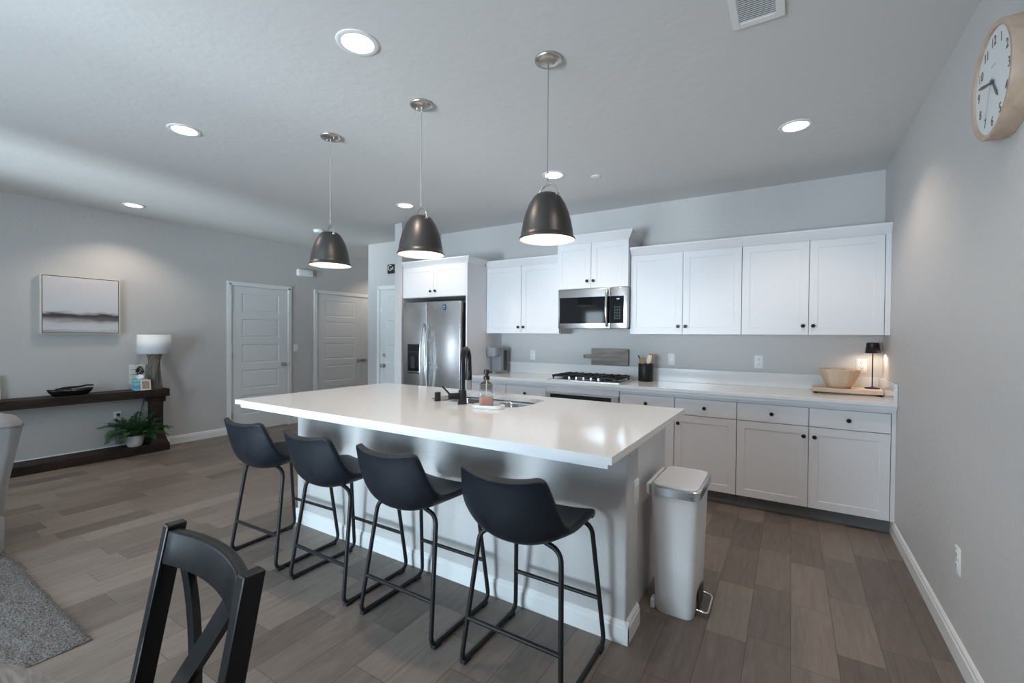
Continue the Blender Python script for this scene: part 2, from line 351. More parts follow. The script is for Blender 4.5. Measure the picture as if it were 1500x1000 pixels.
# baseboards: profile with a stepped top
BBP = [(0, 0), (.015, 0), (.015, .072), (.011, .078), (.011, .088), (.004, .098), (0, .1)]
def baseboard(name, p0, p1, nrm, parent=None):
    b = B(); p0, p1, nrm = Vector(p0), Vector(p1), Vector(nrm)
    A = [b.verts.new(p0 + nrm * d + Vector((0, 0, z))) for d, z in BBP]; Z = [b.verts.new(p1 + nrm * d + Vector((0, 0, z))) for d, z in BBP]; n = len(A)
    for i in range(n): b.faces.new((A[i], A[(i + 1) % n], Z[(i + 1) % n], Z[i]))
    b.faces.new(A); b.faces.new(list(reversed(Z))); bmesh.ops.recalc_face_normals(b, faces=b.faces)
    o = obj(name, b, M_TRIM, parent)
    if not parent: struct(o)
    return o
baseboard('baseboard_right', (0, YF, 0), (0, -.52, 0), (-1, 0, 0))
baseboard('baseboard_left', (L, YF, 0), (L, -1.514, 0), (1, 0, 0))
baseboard('baseboard_left', (L, -.581, 0), (L, -.199, 0), (1, 0, 0))
baseboard('baseboard_left', (L, 1.66, 0), (L, 3.05, 0), (1, 0, 0))
baseboard('baseboard_back', (-6.11, 0, 0), (-5.90, 0, 0), (0, -1, 0))
baseboard('baseboard_hall', (L, 3.05, 0), (-6.11, 3.05, 0), (0, -1, 0))

# ------------------------------------------------------------------ interior doors
def knob_set(parent, x, z, cat_mesh='knob', lever=0):
    b = B(); cyl(b, (x, -.001, z), (x, -.012, z), .032, .030, 20); o = obj('rosette', b, M_NICKEL, parent, smooth=True)
    b = B(); cyl(b, (0, 0, 0), (0, -.03, 0), .011, .011, 12)
    lathe_pts = [(.012, .0), (.024, .008), (.028, .018), (.024, .03), (.010, .036)]
    bb = B(); lathe(bb, lathe_pts, n=20); bmesh.ops.rotate(bb, verts=bb.verts, cent=(0, 0, 0), matrix=Matrix.Rotation(PI / 2, 3, 'X')); bmesh.ops.translate(bb, verts=bb.verts, vec=(0, -.026, 0))
    me = bpy.data.meshes.new('tmp'); bb.to_mesh(me); bb.free(); b.from_mesh(me); bpy.data.meshes.remove(me)
    obj('knob', b, M_NICKEL, parent, loc=(x, -.012, z), smooth=True)
def five_panels(w, h):
    ps = []; pz = [.235, .594, .955, 1.313, 1.665]
    for z in pz: ps.append((.135, w - .135, z, z + .265))
    return ps
def leaf(name, parent, x0, w, h, knobx=None, hinges=None, y=-.006, m=None):
    b = B(); panel(b, w, h, .035, five_panels(w, h), depth=.006, slope=.007, raised=True)
    r = obj(name, b, m or M_DOOR, parent, loc=(x0, y, .012))
    if knobx is not None: knob_set(r, knobx, .915)
    if hinges is not None:
        for z in (.23, 1.07, 1.84):
            b = B(); cyl(b, (hinges, -.007, z - .045), (hinges, -.007, z + .045), .007, n=10); box(b, hinges - .012, hinges + .012, -.004, .0, z - .045, z + .045); obj('hinge', b, M_NICKEL, r, smooth=True)
    return r
def casing(parent, w, h, cw=.06):
    """w,h: outer size"""
    b = B(); t = .018
    for x0, x1, z0, z1 in ((0, cw, 0, h), (w - cw, w, 0, h), (cw, w - cw, h - cw, h)):
        box(b, x0, x1, -t, -.0005, z0, z1, .004)
    box(b, cw * .45, cw - .004, -t - .004, -t, 0, h - cw * .5, .002); box(b, w - cw + .004, w - cw * .45, -t - .004, -t, 0, h - cw * .5, .002); box(b, cw * .45, w - cw * .45, -t - .004, -t, h - cw + .004, h - cw * .45, .002)
    # jamb behind the leaf, dark gap line
    return obj('casing', b, M_TRIM, parent)
def door(name, loc, rz, w, h, leaves):
    r = bpy.data.objects.new(name, None); C.objects.link(r); r.location = loc; r.rotation_euler = (0, 0, rz); struct(r)
    casing(r, w, h)
    for f in leaves: f(r)
    return r
d1w = 1.514 - .581
door('door_1', (L + .002, -1.514, 0), PI / 2, d1w, 2.105, [lambda r: leaf('door_leaf', r, .064, d1w - .128, 2.028, knobx=d1w - .128 - .07, hinges=.002)])
lw = .862
door('door_2', (L + .002, -.199, 0), PI / 2, 2 * lw + .131, 2.105, [lambda r: leaf('door_leaf', r, .064, lw, 2.028, knobx=lw - .05, hinges=.002), lambda r: leaf('door_leaf', r, .064 + lw + .003, lw, 2.028, knobx=.05)])
def gleaf(r):
    q = leaf('door_leaf', r, .064, .86, 2.028, knobx=.09)
    b = B(); cyl(b, (.09, -.001, 1.07), (.09, -.016, 1.07), .028, .025, 20); box(b, .083, .097, -.03, -.016, 1.052, 1.088, .002); obj('deadbolt', b, M_NICKEL, q, smooth=True)
    b = B(); box(b, -.008, .05, -.012, -.0005, 1.70, 1.76, .003); box(b, .0, .012, -.03, -.012, 1.705, 1.755, .002); obj('door_latch', b, M_PLASTIC, q)
door('door_3', (-5.898, -.002, 0), 0, .988, 2.105, [gleaf])

# ================================================================== CABINETS
def cab_knob(parent, x, y, z):
    b = B(); lathe(b, [(.006, 0), (.006, .012), (.011, .014), (.0150, .019), (.0150, .025), (.011, .029)], n=20)
    bmesh.ops.rotate(b, verts=b.verts, cent=(0, 0, 0), matrix=Matrix.Rotation(PI / 2, 3, 'X'))
    return obj('knob', b, M_BLACK, parent, loc=(x, y, z), smooth=True)
def shaker(parent, name, x0, x1, z0, z1, y, knob=None, frame=.058, m=None):
    """leaf between x0..x1, front face at y, 19 mm thick; knob (x,z) in cabinet coordinates"""
    b = B(); w, h = x1 - x0, z1 - z0
    if frame: panel(b, w, h, .019, [(frame, w - frame, frame, h - frame)], depth=.004, slope=.003)
    else: box(b, 0, w, 0, .019, 0, h, .0015, 1)
    o = obj(name, b, m or M_CAB, parent, loc=(x0, y, z0))
    if knob: cab_knob(o, knob[0] - x0, 0, knob[1] - z0)
    return o
def crown(parent, x0, x1, y, zb, zt, ret0=False, ret1=False, ydeep=None, proj=.045):
    """angled crown strip along the front, optional returns along the sides"""
    b = B(); e0 = proj if ret0 else 0; e1 = proj if ret1 else 0; yb = ydeep
    lo = [(x0, yb, zb), (x0, y, zb), (x1, y, zb), (x1, yb, zb)]; hi = [(x0 - e0, yb, zt), (x0 - e0, y - proj, zt), (x1 + e1, y - proj, zt), (x1 + e1, yb, zt)]
    mid = [tuple((a * .86 + c * .14) if i != 2 else a + (c - a) * .14 for i, (a, c) in enumerate(zip(p, q))) for p, q in zip(lo, hi)]
    lo0 = [(p[0], p[1], zb) for p in mid]
    top = [(p[0], p[1], zt - .012) for p in hi]
    loft(b, [lo, mid, top, hi]); return obj('crown', b, M_CAB, parent)
G = .0022
YU, UD = -.33, .31          # upper cabinet door face
def upper(name, label, x0, x1, zb, zt, y, doors, crown_z, ret0=False, ret1=False, filler=None, cat='cabinet'):
    r = thing(name, label, cat, (x0, y, zb), group=None)
    w, h = x1 - x0, zt - zb
    b = B(); box(b, .0006, w - .0006, .027, -y - .001, 0, h); obj('body', b, M_CAB, r)
    for a, c, kx in doors:
        k = None if kx is None else (kx - x0, .072)
        shaker(r, 'door', a - x0 + G, c - x0 - G, .002, h - .004, 0, k)
    if filler: b = B(); box(b, filler[0] - x0 + G, filler[1] - x0, .003, .0205, 0, h); obj('filler', b, M_CAB, r)
    crown(r, 0, w, .012, h, crown_z - zb, ret0, ret1, -y - .001)
    return r
UB, UT = 1.409, 2.169
upper('upper_cabinet', 'white two door upper cabinet between the refrigerator panel and the microwave', -3.681, -2.7335, UB, UT, YU, [(-3.681, -3.2075, -3.2385), (-3.2075, -2.734, -3.172)], 2.246)
upper('upper_cabinet', 'short taller-set white upper cabinet directly above the microwave', -2.7325, -1.9725, 1.870, 2.330, -.39, [(-2.7325, -2.356, -2.393), (-2.356, -1.9725, -2.327)], 2.416, ret1=True)
upper('upper_cabinet', 'white two door upper cabinet just right of the microwave', -1.9705, -.9985, UB, UT, YU, [(-1.9705, -1.484, -1.520), (-1.484, -.9985, -1.455)], 2.246)
upper('upper_cabinet', 'white two door upper cabinet ending at the right wall', -.9975, -.001, UB, UT, YU, [(-.9975, -.513, -.551), (-.513, -.037, -.482)], 2.246, filler=(-.037, -.001))
# refrigerator surround
r = thing('refrigerator_cabinet', 'white two door cabinet over the refrigerator with tall side panel', 'cabinet', (-4.666, -.70, 0))
b = B(); box(b, 0, .962, .027, .699, 1.828, 2.192); obj('body', b, M_CAB, r)
shaker(r, 'door', .002, .487, 1.832, 2.188, 0, (.452, 1.894)); shaker(r, 'door', .490, .962, 1.832, 2.188, 0, (.525, 1.896))
b = B(); box(b, .9635, .9835, .0, .699, 0, 2.192, .001, 1); obj('side_panel', b, M_CAB, r)
crown(r, 0, .9835, .012, 2.192, 2.262, False, True, .327, .04)
# base cabinets
YB = -.615
def base(label, x0, x1, cols, filler=None):
    r = thing('base_cabinet', label, 'cabinet', (x0, YB, 0)); w = x1 - x0
    b = B(); box(b, .0006, w - .0006, .027, -YB - .001, .102, .884); obj('body', b, M_CAB, r)
    b = B(); box(b, .0006, w - .0006, .082, -YB - .03, .0, .1015); obj('toe_kick', b, M_TOE, r)
    for a, c, kx in cols:
        shaker(r, 'drawer', a - x0 + G, c - x0 - G, .718, .856, 0, ((a + c) / 2 - x0, .787), frame=0)
        shaker(r, 'door', a - x0 + G, c - x0 - G, .105, .713, 0, (kx - x0, .642))
    if filler: b = B(); box(b, filler[0] - x0 + G, filler[1] - x0, .003, .0205, .102, .884); obj('filler', b, M_CAB, r)
    b = B(); box(b, .0006, w - .0006, .004, .0268, .860, .884); obj('rail', b, M_CAB, r)
    return r
base('white base cabinet beside the refrigerator panel, under the grey coffee maker', -3.681, -3.2195, [(-3.681, -3.2195, -3.26)])
base('white base cabinet just left of the built-in oven', -3.2185, -2.7385, [(-3.2185, -2.7385, -2.78)])
base('white base cabinet just right of the oven, mostly hidden by the island', -1.9725, -1.4855, [(-1.9725, -1.4855, -1.93)])
base('white base cabinet with its door knob beside the island counter corner', -1.4845, -.9985, [(-1.4845, -.9985, -1.450)])
base('white base cabinet with two drawers and two doors against the right wall', -.9975, -.001, [(-.9975, -.5085, -.541), (-.5085, -.028, -.473)], filler=(-.028, -.001))
# worktop
r = thing('worktop', 'long white quartz worktop with raised backsplash along the back wall', 'countertop', (-1.84, -.33, .885))
b = B(); box(b, -1.841, 1.838, -.325, .329, .0245, ZC - .885, .003); obj('slab', b, M_QUARTZ, r)
b = B(); box(b, -1.841, 1.838, -.312, .3, .0005, .024); obj('support_strip', b, M_CAB, r)
b = B(); box(b, -1.841, 1.8175, .309, .329, ZC - .885 + .0005, 1.069 - .885, .002); obj('backsplash', b, M_QUARTZ, r)
b = B(); box(b, 1.818, 1.838, -.322, .329, ZC - .885 + .0005, 1.069 - .885, .002); obj('side_splash', b, M_QUARTZ, r)

# ------------------------------------------------------------------ refrigerator
r = thing('refrigerator', 'stainless side by side refrigerator with ice dispenser in white surround', 'refrigerator', (-4.615, -.745, 0))
FW = .875
b = B(); box(b, .006, FW - .006, .07, .72, .012, 1.755, .004); obj('body', b, M_DARKPL, r)
split = .378
for nm, x0, x1 in (('freezer_door', 0, split - .002), ('fridge_door', split + .002, FW)):
    b = B(); box(b, x0, x1, 0, .066, .07, 1.768, .010, 3); d = obj(nm, b, M_STEEL, r, smooth=True)
    hx = x1 - .035 if nm == 'freezer_door' else x0 + .035
    b = B(); pts = []
    for i in range(17):
        t = i / 16; z = .62 + .90 * t; pts.append((hx, -.012 - .058 * math.sin(PI * t) ** .55, z))
    tube(b, pts, [.011 + .004 * math.sin(PI * i / 16) for i in range(17)], 12); obj('handle', b, M_STEELV, d, smooth=True, angle=60)
    if nm == 'freezer_door':
        b = B(); box(b, .075, .285, -.004, .0, .925, 1.275, .002); disp = obj('dispenser', b, M_DARKPL, d)
        b = B(); box(b, .088, .272, -.0055, -.0042, 1.19, 1.262); obj('control_panel', b, M_BLACKG, disp)
        b = B(); box(b, .088, .272, -.0052, -.0042, .94, 1.18); obj('recess', b, M_BLACKG, disp)
        b = B(); prism(b, rrect(.15, .21, .99, 1.13, .012), 'y', -.022, -.0055); obj('paddle', b, M_DARKPL, disp)
        b = B(); box(b, .095, .265, -.02, -.0055, .942, .955, .002); obj('drip_tray', b, M_STEELV, disp)
b = B(); box(b, .01, FW - .01, .03, .08, .005, .066, .003); obj('grille', b, M_DARKPL, r)
b = B(); 
poly = [(-.022, .034), (.02, .034), (.02, .012), (.026, -.004), (.018, -.026), (.006, -.034), (-.012, -.026), (-.026, -.01), (-.021, .008)]
prism(b, poly, 'y', -.7495, -.7462); bmesh.ops.translate(b, verts=b.verts, vec=(-3.972, 0, 1.698))
mg = tag(obj('magnet', b, M_BLUE), 'small dark blue shield shaped magnet near top of refrigerator door', 'magnet')
b = B(); box(b, -3.984, -3.961, -.7503, -.7496, 1.706, 1.716); box(b, -3.982, -3.966, -.7503, -.7496, 1.686, 1.694); obj('light_mark', b, M_AQUA, mg)

# ------------------------------------------------------------------ microwave
r = thing('microwave', 'over the range stainless microwave with black window and curved handle', 'microwave', (-2.7085, -.41, 1.462))
MW, MH = .7355, .400
b = B(); box(b, .0, MW, .03, .409, .012, MH, .003); obj('body', b, M_STEEL, r)
b = B(); box(b, .0, .566, 0, .029, 0, MH, .004); d = obj('door', b, M_STEEL, r, smooth=True)
b = B(); prism(b, rrect(.018, .565, .052, .318, .006), 'y', -.0025, -.0003); obj('window', b, M_BLACKG, d)
b = B(); pts = [(.535, -.012 - .034 * math.sin(PI * i / 14) ** .6, .022 + .356 * i / 14) for i in range(15)]; tube(b, pts, .0125, 12); obj('handle', b, M_STEELV, d, smooth=True, angle=60)
b = B(); box(b, .568, MW, 0, .029, 0, MH, .004); d = obj('control_panel', b, M_STEEL, r, smooth=True)
b = B(); prism(b, rrect(.570, .700, .052, .318, .006), 'y', -.0025, -.0003); obj('keypad', b, M_BLACKG, d)
M_KEYS = emit('display_glow', (.75, .85, .9), .35)
b = B(); box(b, .604, .676, -.0031, -.0026, .088, .23)
_m, _nt, _b = nodes('key_print'); _n, _l = _nt.nodes, _nt.links
_t = _n.new('ShaderNodeTexCoord'); _mp = _n.new('ShaderNodeMapping'); _mp.inputs['Rotation'].default_value = (PI / 2, 0, 0); _l.new(_t.outputs['Object'], _mp.inputs[0])
_k = _n.new('ShaderNodeTexBrick'); _k.offset = 0; _k.inputs['Scale'].default_value = 1; _k.inputs['Brick Width'].default_value = .024; _k.inputs['Row Height'].default_value = .028; _k.inputs['Mortar Size'].default_value = .008
_k.inputs['Color1'].default_value = _k.inputs['Color2'].default_value = (.10, .12, .13, 1); _k.inputs['Mortar'].default_value = (.008, .009, .011, 1)
_l.new(_mp.outputs[0], _k.inputs['Vector']); _l.new(_k.outputs['Color'], _b.inputs['Base Color']); _b.inputs['Roughness'].default_value = .1
obj('keys', b, _m, d)
b = B(); box(b, .632, .636, -.0031, -.0026, .282, .296); box(b, .640, .650, -.0031, -.0026, .292, .296); box(b, .640, .650, -.0031, -.0026, .284, .288); box(b, .652, .656, -.0031, -.0026, .282, .296); obj('display', b, M_KEYS, d)
b = B(); box(b, .01, MW - .01, .04, .40, .0, .0115); obj('vent', b, M_DARKPL, r)

# ------------------------------------------------------------------ oven below the cooktop
r = thing('oven', 'built-in stainless oven under the cooktop with black control strip', 'oven', (-2.737, YB, .102))
b = B(); box(b, .001, .762, .02, .60, .001, .782); obj('body', b, M_CAB, r)
b = B(); box(b, .002, .761, -.002, .0195, .724, .782); obj('rail', b, M_CAB, r)
b = B(); box(b, .006, .757, -.018, .0195, .55, .722, .003); d = obj('control_panel', b, M_STEEL, r)
b = B(); box(b, .056, .69, -.0195, -.0182, .585, .706); obj('black_strip', b, M_BLACKG, d)
b = B(); box(b, .006, .757, -.018, .0195, .03, .545, .003); d = obj('door', b, M_STEEL, r)
b = B(); box(b, .08, .68, -.0195, -.0182, .10, .42); obj('window', b, M_BLACKG, d)
b = B(); tube(b, fillet([(.08, -.018, .49), (.08, -.065, .49), (.68, -.065, .49), (.68, -.018, .49)], .02), .011, 12); obj('handle', b, M_STEELV, d, smooth=True)
b = B(); box(b, .001, .762, .084, .58, -.102, -.001); obj('toe_kick', b, M_TOE, r)

# ------------------------------------------------------------------ gas cooktop
r = thing('cooktop', 'stainless gas cooktop with black cast iron grates on back worktop', 'cooktop', (-2.37, -.32, ZC + .0005))
b = B(); loft(b, [[(x, y, z) for x, y in rrect(-.385 + i, .385 - i, -.245 + i, .215 - i, .02)] for z, i in ((0, 0), (.006, .0), (.010, .008))]); obj('tray', b, M_STEEL, r)
for gx0, gx1 in ((-.345, -.125), (-.115, .115), (.125, .345)):
    b = B(); y0, y1 = -.12, .185; z0, z1 = .035, .050
    if gx0 != -.115: y0 = -.205
    for xx in (gx0, gx1 - .014): box(b, xx, xx + .014, y0, y1, z0 - .008, z1, .003)
    for yy in (y0, y1 - .014, (y0 + y1) / 2 - .007): box(b, gx0, gx1, yy, yy + .014, z0 - .004, z1, .003)
    box(b, (gx0 + gx1) / 2 - .006, (gx0 + gx1) / 2 + .006, y0, y1, z0, z1 + .006, .003)
    for xx in (gx0 + .004, gx1 - .018):
        for yy in (y0 + .002, y1 - .016): box(b, xx, xx + .014, yy, yy + .014, .0105, z0, .002)
    for xx in (gx0 + .03, gx1 - .042): box(b, xx, xx + .012, y0, y1, z0, z1 + .006, .003)
    obj('grate', b, M_BLACK, r)
for bx, by, rr in ((-.235, .10, .045), (-.235, -.12, .034), (0, .045, .056), (.235, .10, .045), (.235, -.12, .034)):
    b = B(); lathe(b, [(rr, .0102), (rr, .018), (rr * .8, .020), (rr * .8, .027), (rr * .3, .029)], bx, by, 24); obj('burner', b, M_BLACK, r, smooth=True)
for i in range(5):
    b = B(); lathe(b, [(.021, .0102), (.021, .016), (.018, .018), (.0165, .036), (.013, .039)], -.155 + i * .0775, -.195, 20); box(b, -.158 + i * .0775, -.152 + i * .0775, -.212, -.178, .036, .042, .002); obj('control_knob', b, M_STEELV, r, smooth=True)

# ================================================================== ISLAND
BX0, BX1, BYF, BYW, BYB = -3.720, -1.249, -2.692, -2.515, -1.80
r = thing('island', 'kitchen island base with grey painted front wall and white cabinet end', 'kitchen island', (BX0, BYF, 0))
ox, oy = BX0, BYF
b = B(); box(b, 0, BX1 - ox, 0, BYW - oy, 0, .885, .012, 3); obj('front_wall', b, M_WALL, r, smooth=True)
b = B(); ya, yb_ = BYW - oy + .0005, BYB - oy - .02
for xa, xb in ((.035, .053), (-1.305 - ox, -1.287 - ox)): box(b, xa, xb, ya, yb_, 0, .885)
box(b, .0532, -1.3052 - ox, ya, yb_, .10, .118); box(b, .0532, -1.3052 - ox, yb_ - .02, yb_, .80, .885); box(b, .0532, -1.3052 - ox, yb_ - .08, yb_ - .062, 0, .0998); obj('cabinet_body', b, M_CAB, r)
cx0, cx1 = .035, -1.287 - ox; wd = (cx1 - cx0) / 5
for i in range(5):
    b = B(); panel(b, wd - .003, .77, .019, [(.058, wd - .061, .058, .712)], depth=.006); o = obj('door', b, M_CAB, r, loc=(cx0 + (i + 1) * wd - .0015, BYB - oy, .105), rot=(0, 0, PI))
    cab_knob(o, .04 if i % 2 else wd - .043, 0, .70)
def bb_child(p0, p1, nrm):
    q0 = (p0[0] - ox, p0[1] - oy, 0); q1 = (p1[0] - ox, p1[1] - oy, 0); return baseboard('baseboard', q0, q1, nrm, r)
bb_child((BX0 - .015, BYF, 0), (BX1 + .015, BYF, 0), (0, -1, 0)); bb_child((BX1, BYF - .0149, 0), (BX1, BYW + .0, 0), (1, 0, 0)); bb_child((BX0, BYF - .0149, 0), (BX0, BYW, 0), (-1, 0, 0))
# worktop with sink cut-out
IX0, IX1, IYF, IYB = -3.816, -1.187, -3.082, -1.748
SX0, SX1, SY0, SY1 = -2.79, -2.055, -2.325, -1.895
r = thing('island_worktop', 'large white quartz island top with sink cut-out and seating overhang', 'countertop', (-2.5, -2.4, .886))
ox, oy, oz = -2.5, -2.4, .886
def ring_slab(bm, o0, i0, z0, z1, rad=.05):
    """slab with a rounded rectangular hole"""
    x0, x1, y0, y1 = o0; hole = rrect(*i0, rad, 5); n = len(hole)
    def outer(p):  # project hole point to outer rectangle
        cx, cy = (i0[0] + i0[1]) / 2, (i0[2] + i0[3]) / 2; dx, dy = p[0] - cx, p[1] - cy
        t = min([(x1 - cx) / dx if dx > 1e-9 else 1e9, (x0 - cx) / dx if dx < -1e-9 else 1e9, (y1 - cy) / dy if dy > 1e-9 else 1e9, (y0 - cy) / dy if dy < -1e-9 else 1e9]); return (cx + dx * t, cy + dy * t)
    out = [outer(p) for p in hole]
    # make sure the rectangle's corners are among the outer points
    for c in ((x1, y1), (x0, y1), (x0, y0), (x1, y0)):
        k = min(range(n), key=lambda i: (out[i][0] - c[0]) ** 2 + (out[i][1] - c[1]) ** 2); out[k] = c
    T = [bm.verts.new((*p, z1)) for p in hole]; Tb = [bm.verts.new((*p, z0)) for p in hole]; O = [bm.verts.new((*p, z1)) for p in out]; Ob = [bm.verts.new((*p, z0)) for p in out]
    for i in range(n):
        j = (i + 1) % n; bm.faces.new((T[i], T[j], O[j], O[i])); bm.faces.new((Tb[j], Tb[i], Ob[i], Ob[j])); bm.faces.new((T[j], T[i], Tb[i], Tb[j])); bm.faces.new((O[i], O[j], Ob[j], Ob[i]))
    bmesh.ops.recalc_face_normals(bm, faces=bm.faces)
b = B(); ring_slab(b, (IX0 - ox, IX1 - ox, IYF - oy, IYB - oy), (SX0 - ox, SX1 - ox, SY0 - oy, SY1 - oy), .0235, ZC - oz, .09); obj('slab', b, M_QUARTZ, r)
b = B(); ring_slab(b, (IX0 + .03 - ox, IX1 - .022 - ox, IYF + .022 - oy, IYB - .02 - oy), (SX0 - .03 - ox, SX1 + .03 - ox, SY0 - .03 - oy, SY1 + .03 - oy), 0, .023); obj('support_panel', b, M_CAB, r)
# sink (undermount, double bowl)
r = thing('sink', 'undermount stainless double bowl sink set in the island top', 'sink', (-2.42, -2.11, ZC - .03))
b = B()
for x0, x1 in ((-.385, -.01), (.01, .378)):
    y0, y1 = -.225, .225; rings = []
    for z, ins, rad in ((-.0005, 0, .06), (-.02, .002, .06), (-.17, .012, .06), (-.195, .04, .05)): rings.append([(x, y, z) for x, y in rrect(x0 + ins, x1 - ins, y0 + ins, y1 - ins, rad)])
    R = [[b.verts.new(p) for p in q] for q in rings]; n = len(R[0])
    for p, q in zip(R, R[1:]):
        for i in range(n): b.faces.new((p[(i + 1) % n], p[i], q[i], q[(i + 1) % n]))
    b.faces.new(R[-1])
obj('basin', b, M_STEELV, r, smooth=True, solid=.0012)
for x in (-.2, .19):
    b = B(); lathe(b, [(.042, -.194), (.042, -.190), (.03, -.192)], x, 0, 24); obj('drain', b, M_STEEL, r, smooth=True)
# faucet
r = thing('faucet', 'matte black pull-down gooseneck faucet behind the island sink', 'faucet', (-2.435, -2.372, ZC + .0005), math.radians(32))
b = B(); lathe(b, [(.031, 0), (.031, .006), (.0265, .010), (.0262, .085), (.0235, .09)], n=28); obj('base', b, M_BLACK, r, smooth=True)
b = B(); pts = [(0, 0, .085), (0, 0, .27)]
for i in range(1, 17):
    a = PI * i / 16; pts.append((.012 * (1 - math.cos(a)) , .085 - .085 * math.cos(a), .27 + .082 * math.sin(a)))
pts.append((.024, .17, .245)); tube(b, pts, .0185, 16); obj('neck', b, M_BLACK, r, smooth=True, angle=60)
b = B(); tube(b, [(.024, .17, .25), (.024, .17, .20), (.024, .171, .155), (.024, .172, .14)], [.0195, .021, .024, .022], 18); sp = obj('spray_head', b, M_BLACK, r, smooth=True)
b = B(); box(b, .014, .034, .145, .152, .165, .20, .003); obj('spray_button', b, M_DARKPL, sp)
b = B(); cyl(b, (-.022, -.008, .052), (-.085, -.030, .052), .0215, .0215, 20); hb = obj('valve', b, M_BLACK, r, smooth=True)
b = B(); tube(b, [(-.075, -.027, .06), (-.095, -.034, .085), (-.125, -.045, .118)], [.007, .006, .005], 10); obj('lever', b, M_BLACK, hb, smooth=True)
b = B(); lathe(b, [(.0225, 0), (.0225, .004), (.0205, .006), (.0205, .056), (.018, .060)], n=24)
tag(obj('air_gap_cap', b, M_BLACK, loc=(-2.655, -2.36, ZC + .0005), smooth=True), 'short black cylinder cap on the island top left of the faucet', 'air gap cap')
# soap tray and dispenser
b = B(); rings = []
for z, i in ((0, .004), (.006, 0), (.016, 0), (.020, .003), (.020, .008), (.013, .012)): rings.append([(x, y, z) for x, y in rrect(-.105 + i, .105 - i, -.055 + i, .055 - i, .05 - i, 8)])
loft(b, rings); tag(obj('soap_tray', b, M_MARBLE, loc=(-2.205, -2.408, ZC + .0005), rot=(0, 0, math.radians(14)), smooth=True), 'oval white stone tray under the soap bottle beside the sink', 'tray')
r = thing('soap_dispenser', 'square clear glass soap bottle with black pump and pink soap', 'soap dispenser', (-2.222, -2.405, ZC + .0145), math.radians(30))
b = B(); rings = []
for z, i in ((0, .003), (.004, 0), (.128, 0), (.140, .008), (.150, .026), (.158, .028)): rings.append([(x, y, z) for x, y in rrect(-.042 + i, .042 - i, -.042 + i, .042 - i, max(.004, .012 - i * .3), 4)])
loft(b, rings); obj('bottle', b, M_GLASS, r, smooth=True)
b = B(); loft(b, [[(x, y, z) for x, y in rrect(-.0385, .0385, -.0385, .0385, .009, 4)] for z in (.005, .056)]); obj('soap', b, M_PINK, r, smooth=True)
b = B(); cyl(b, (0, 0, .015), (0, 0, .16), .003, n=8); obj('dip_tube', b, M_PLASTIC, r)
b = B(); lathe(b, [(.019, .1585), (.019, .178), (.011, .182), (.011, .192), (.0175, .195), (.0175, .218), (.012, .221)], n=20); tube(b, [(0, 0, .209), (.02, -.02, .209), (.034, -.034, .204)], [.006, .006, .005], 8); obj('pump', b, M_BLACK, r, smooth=True)

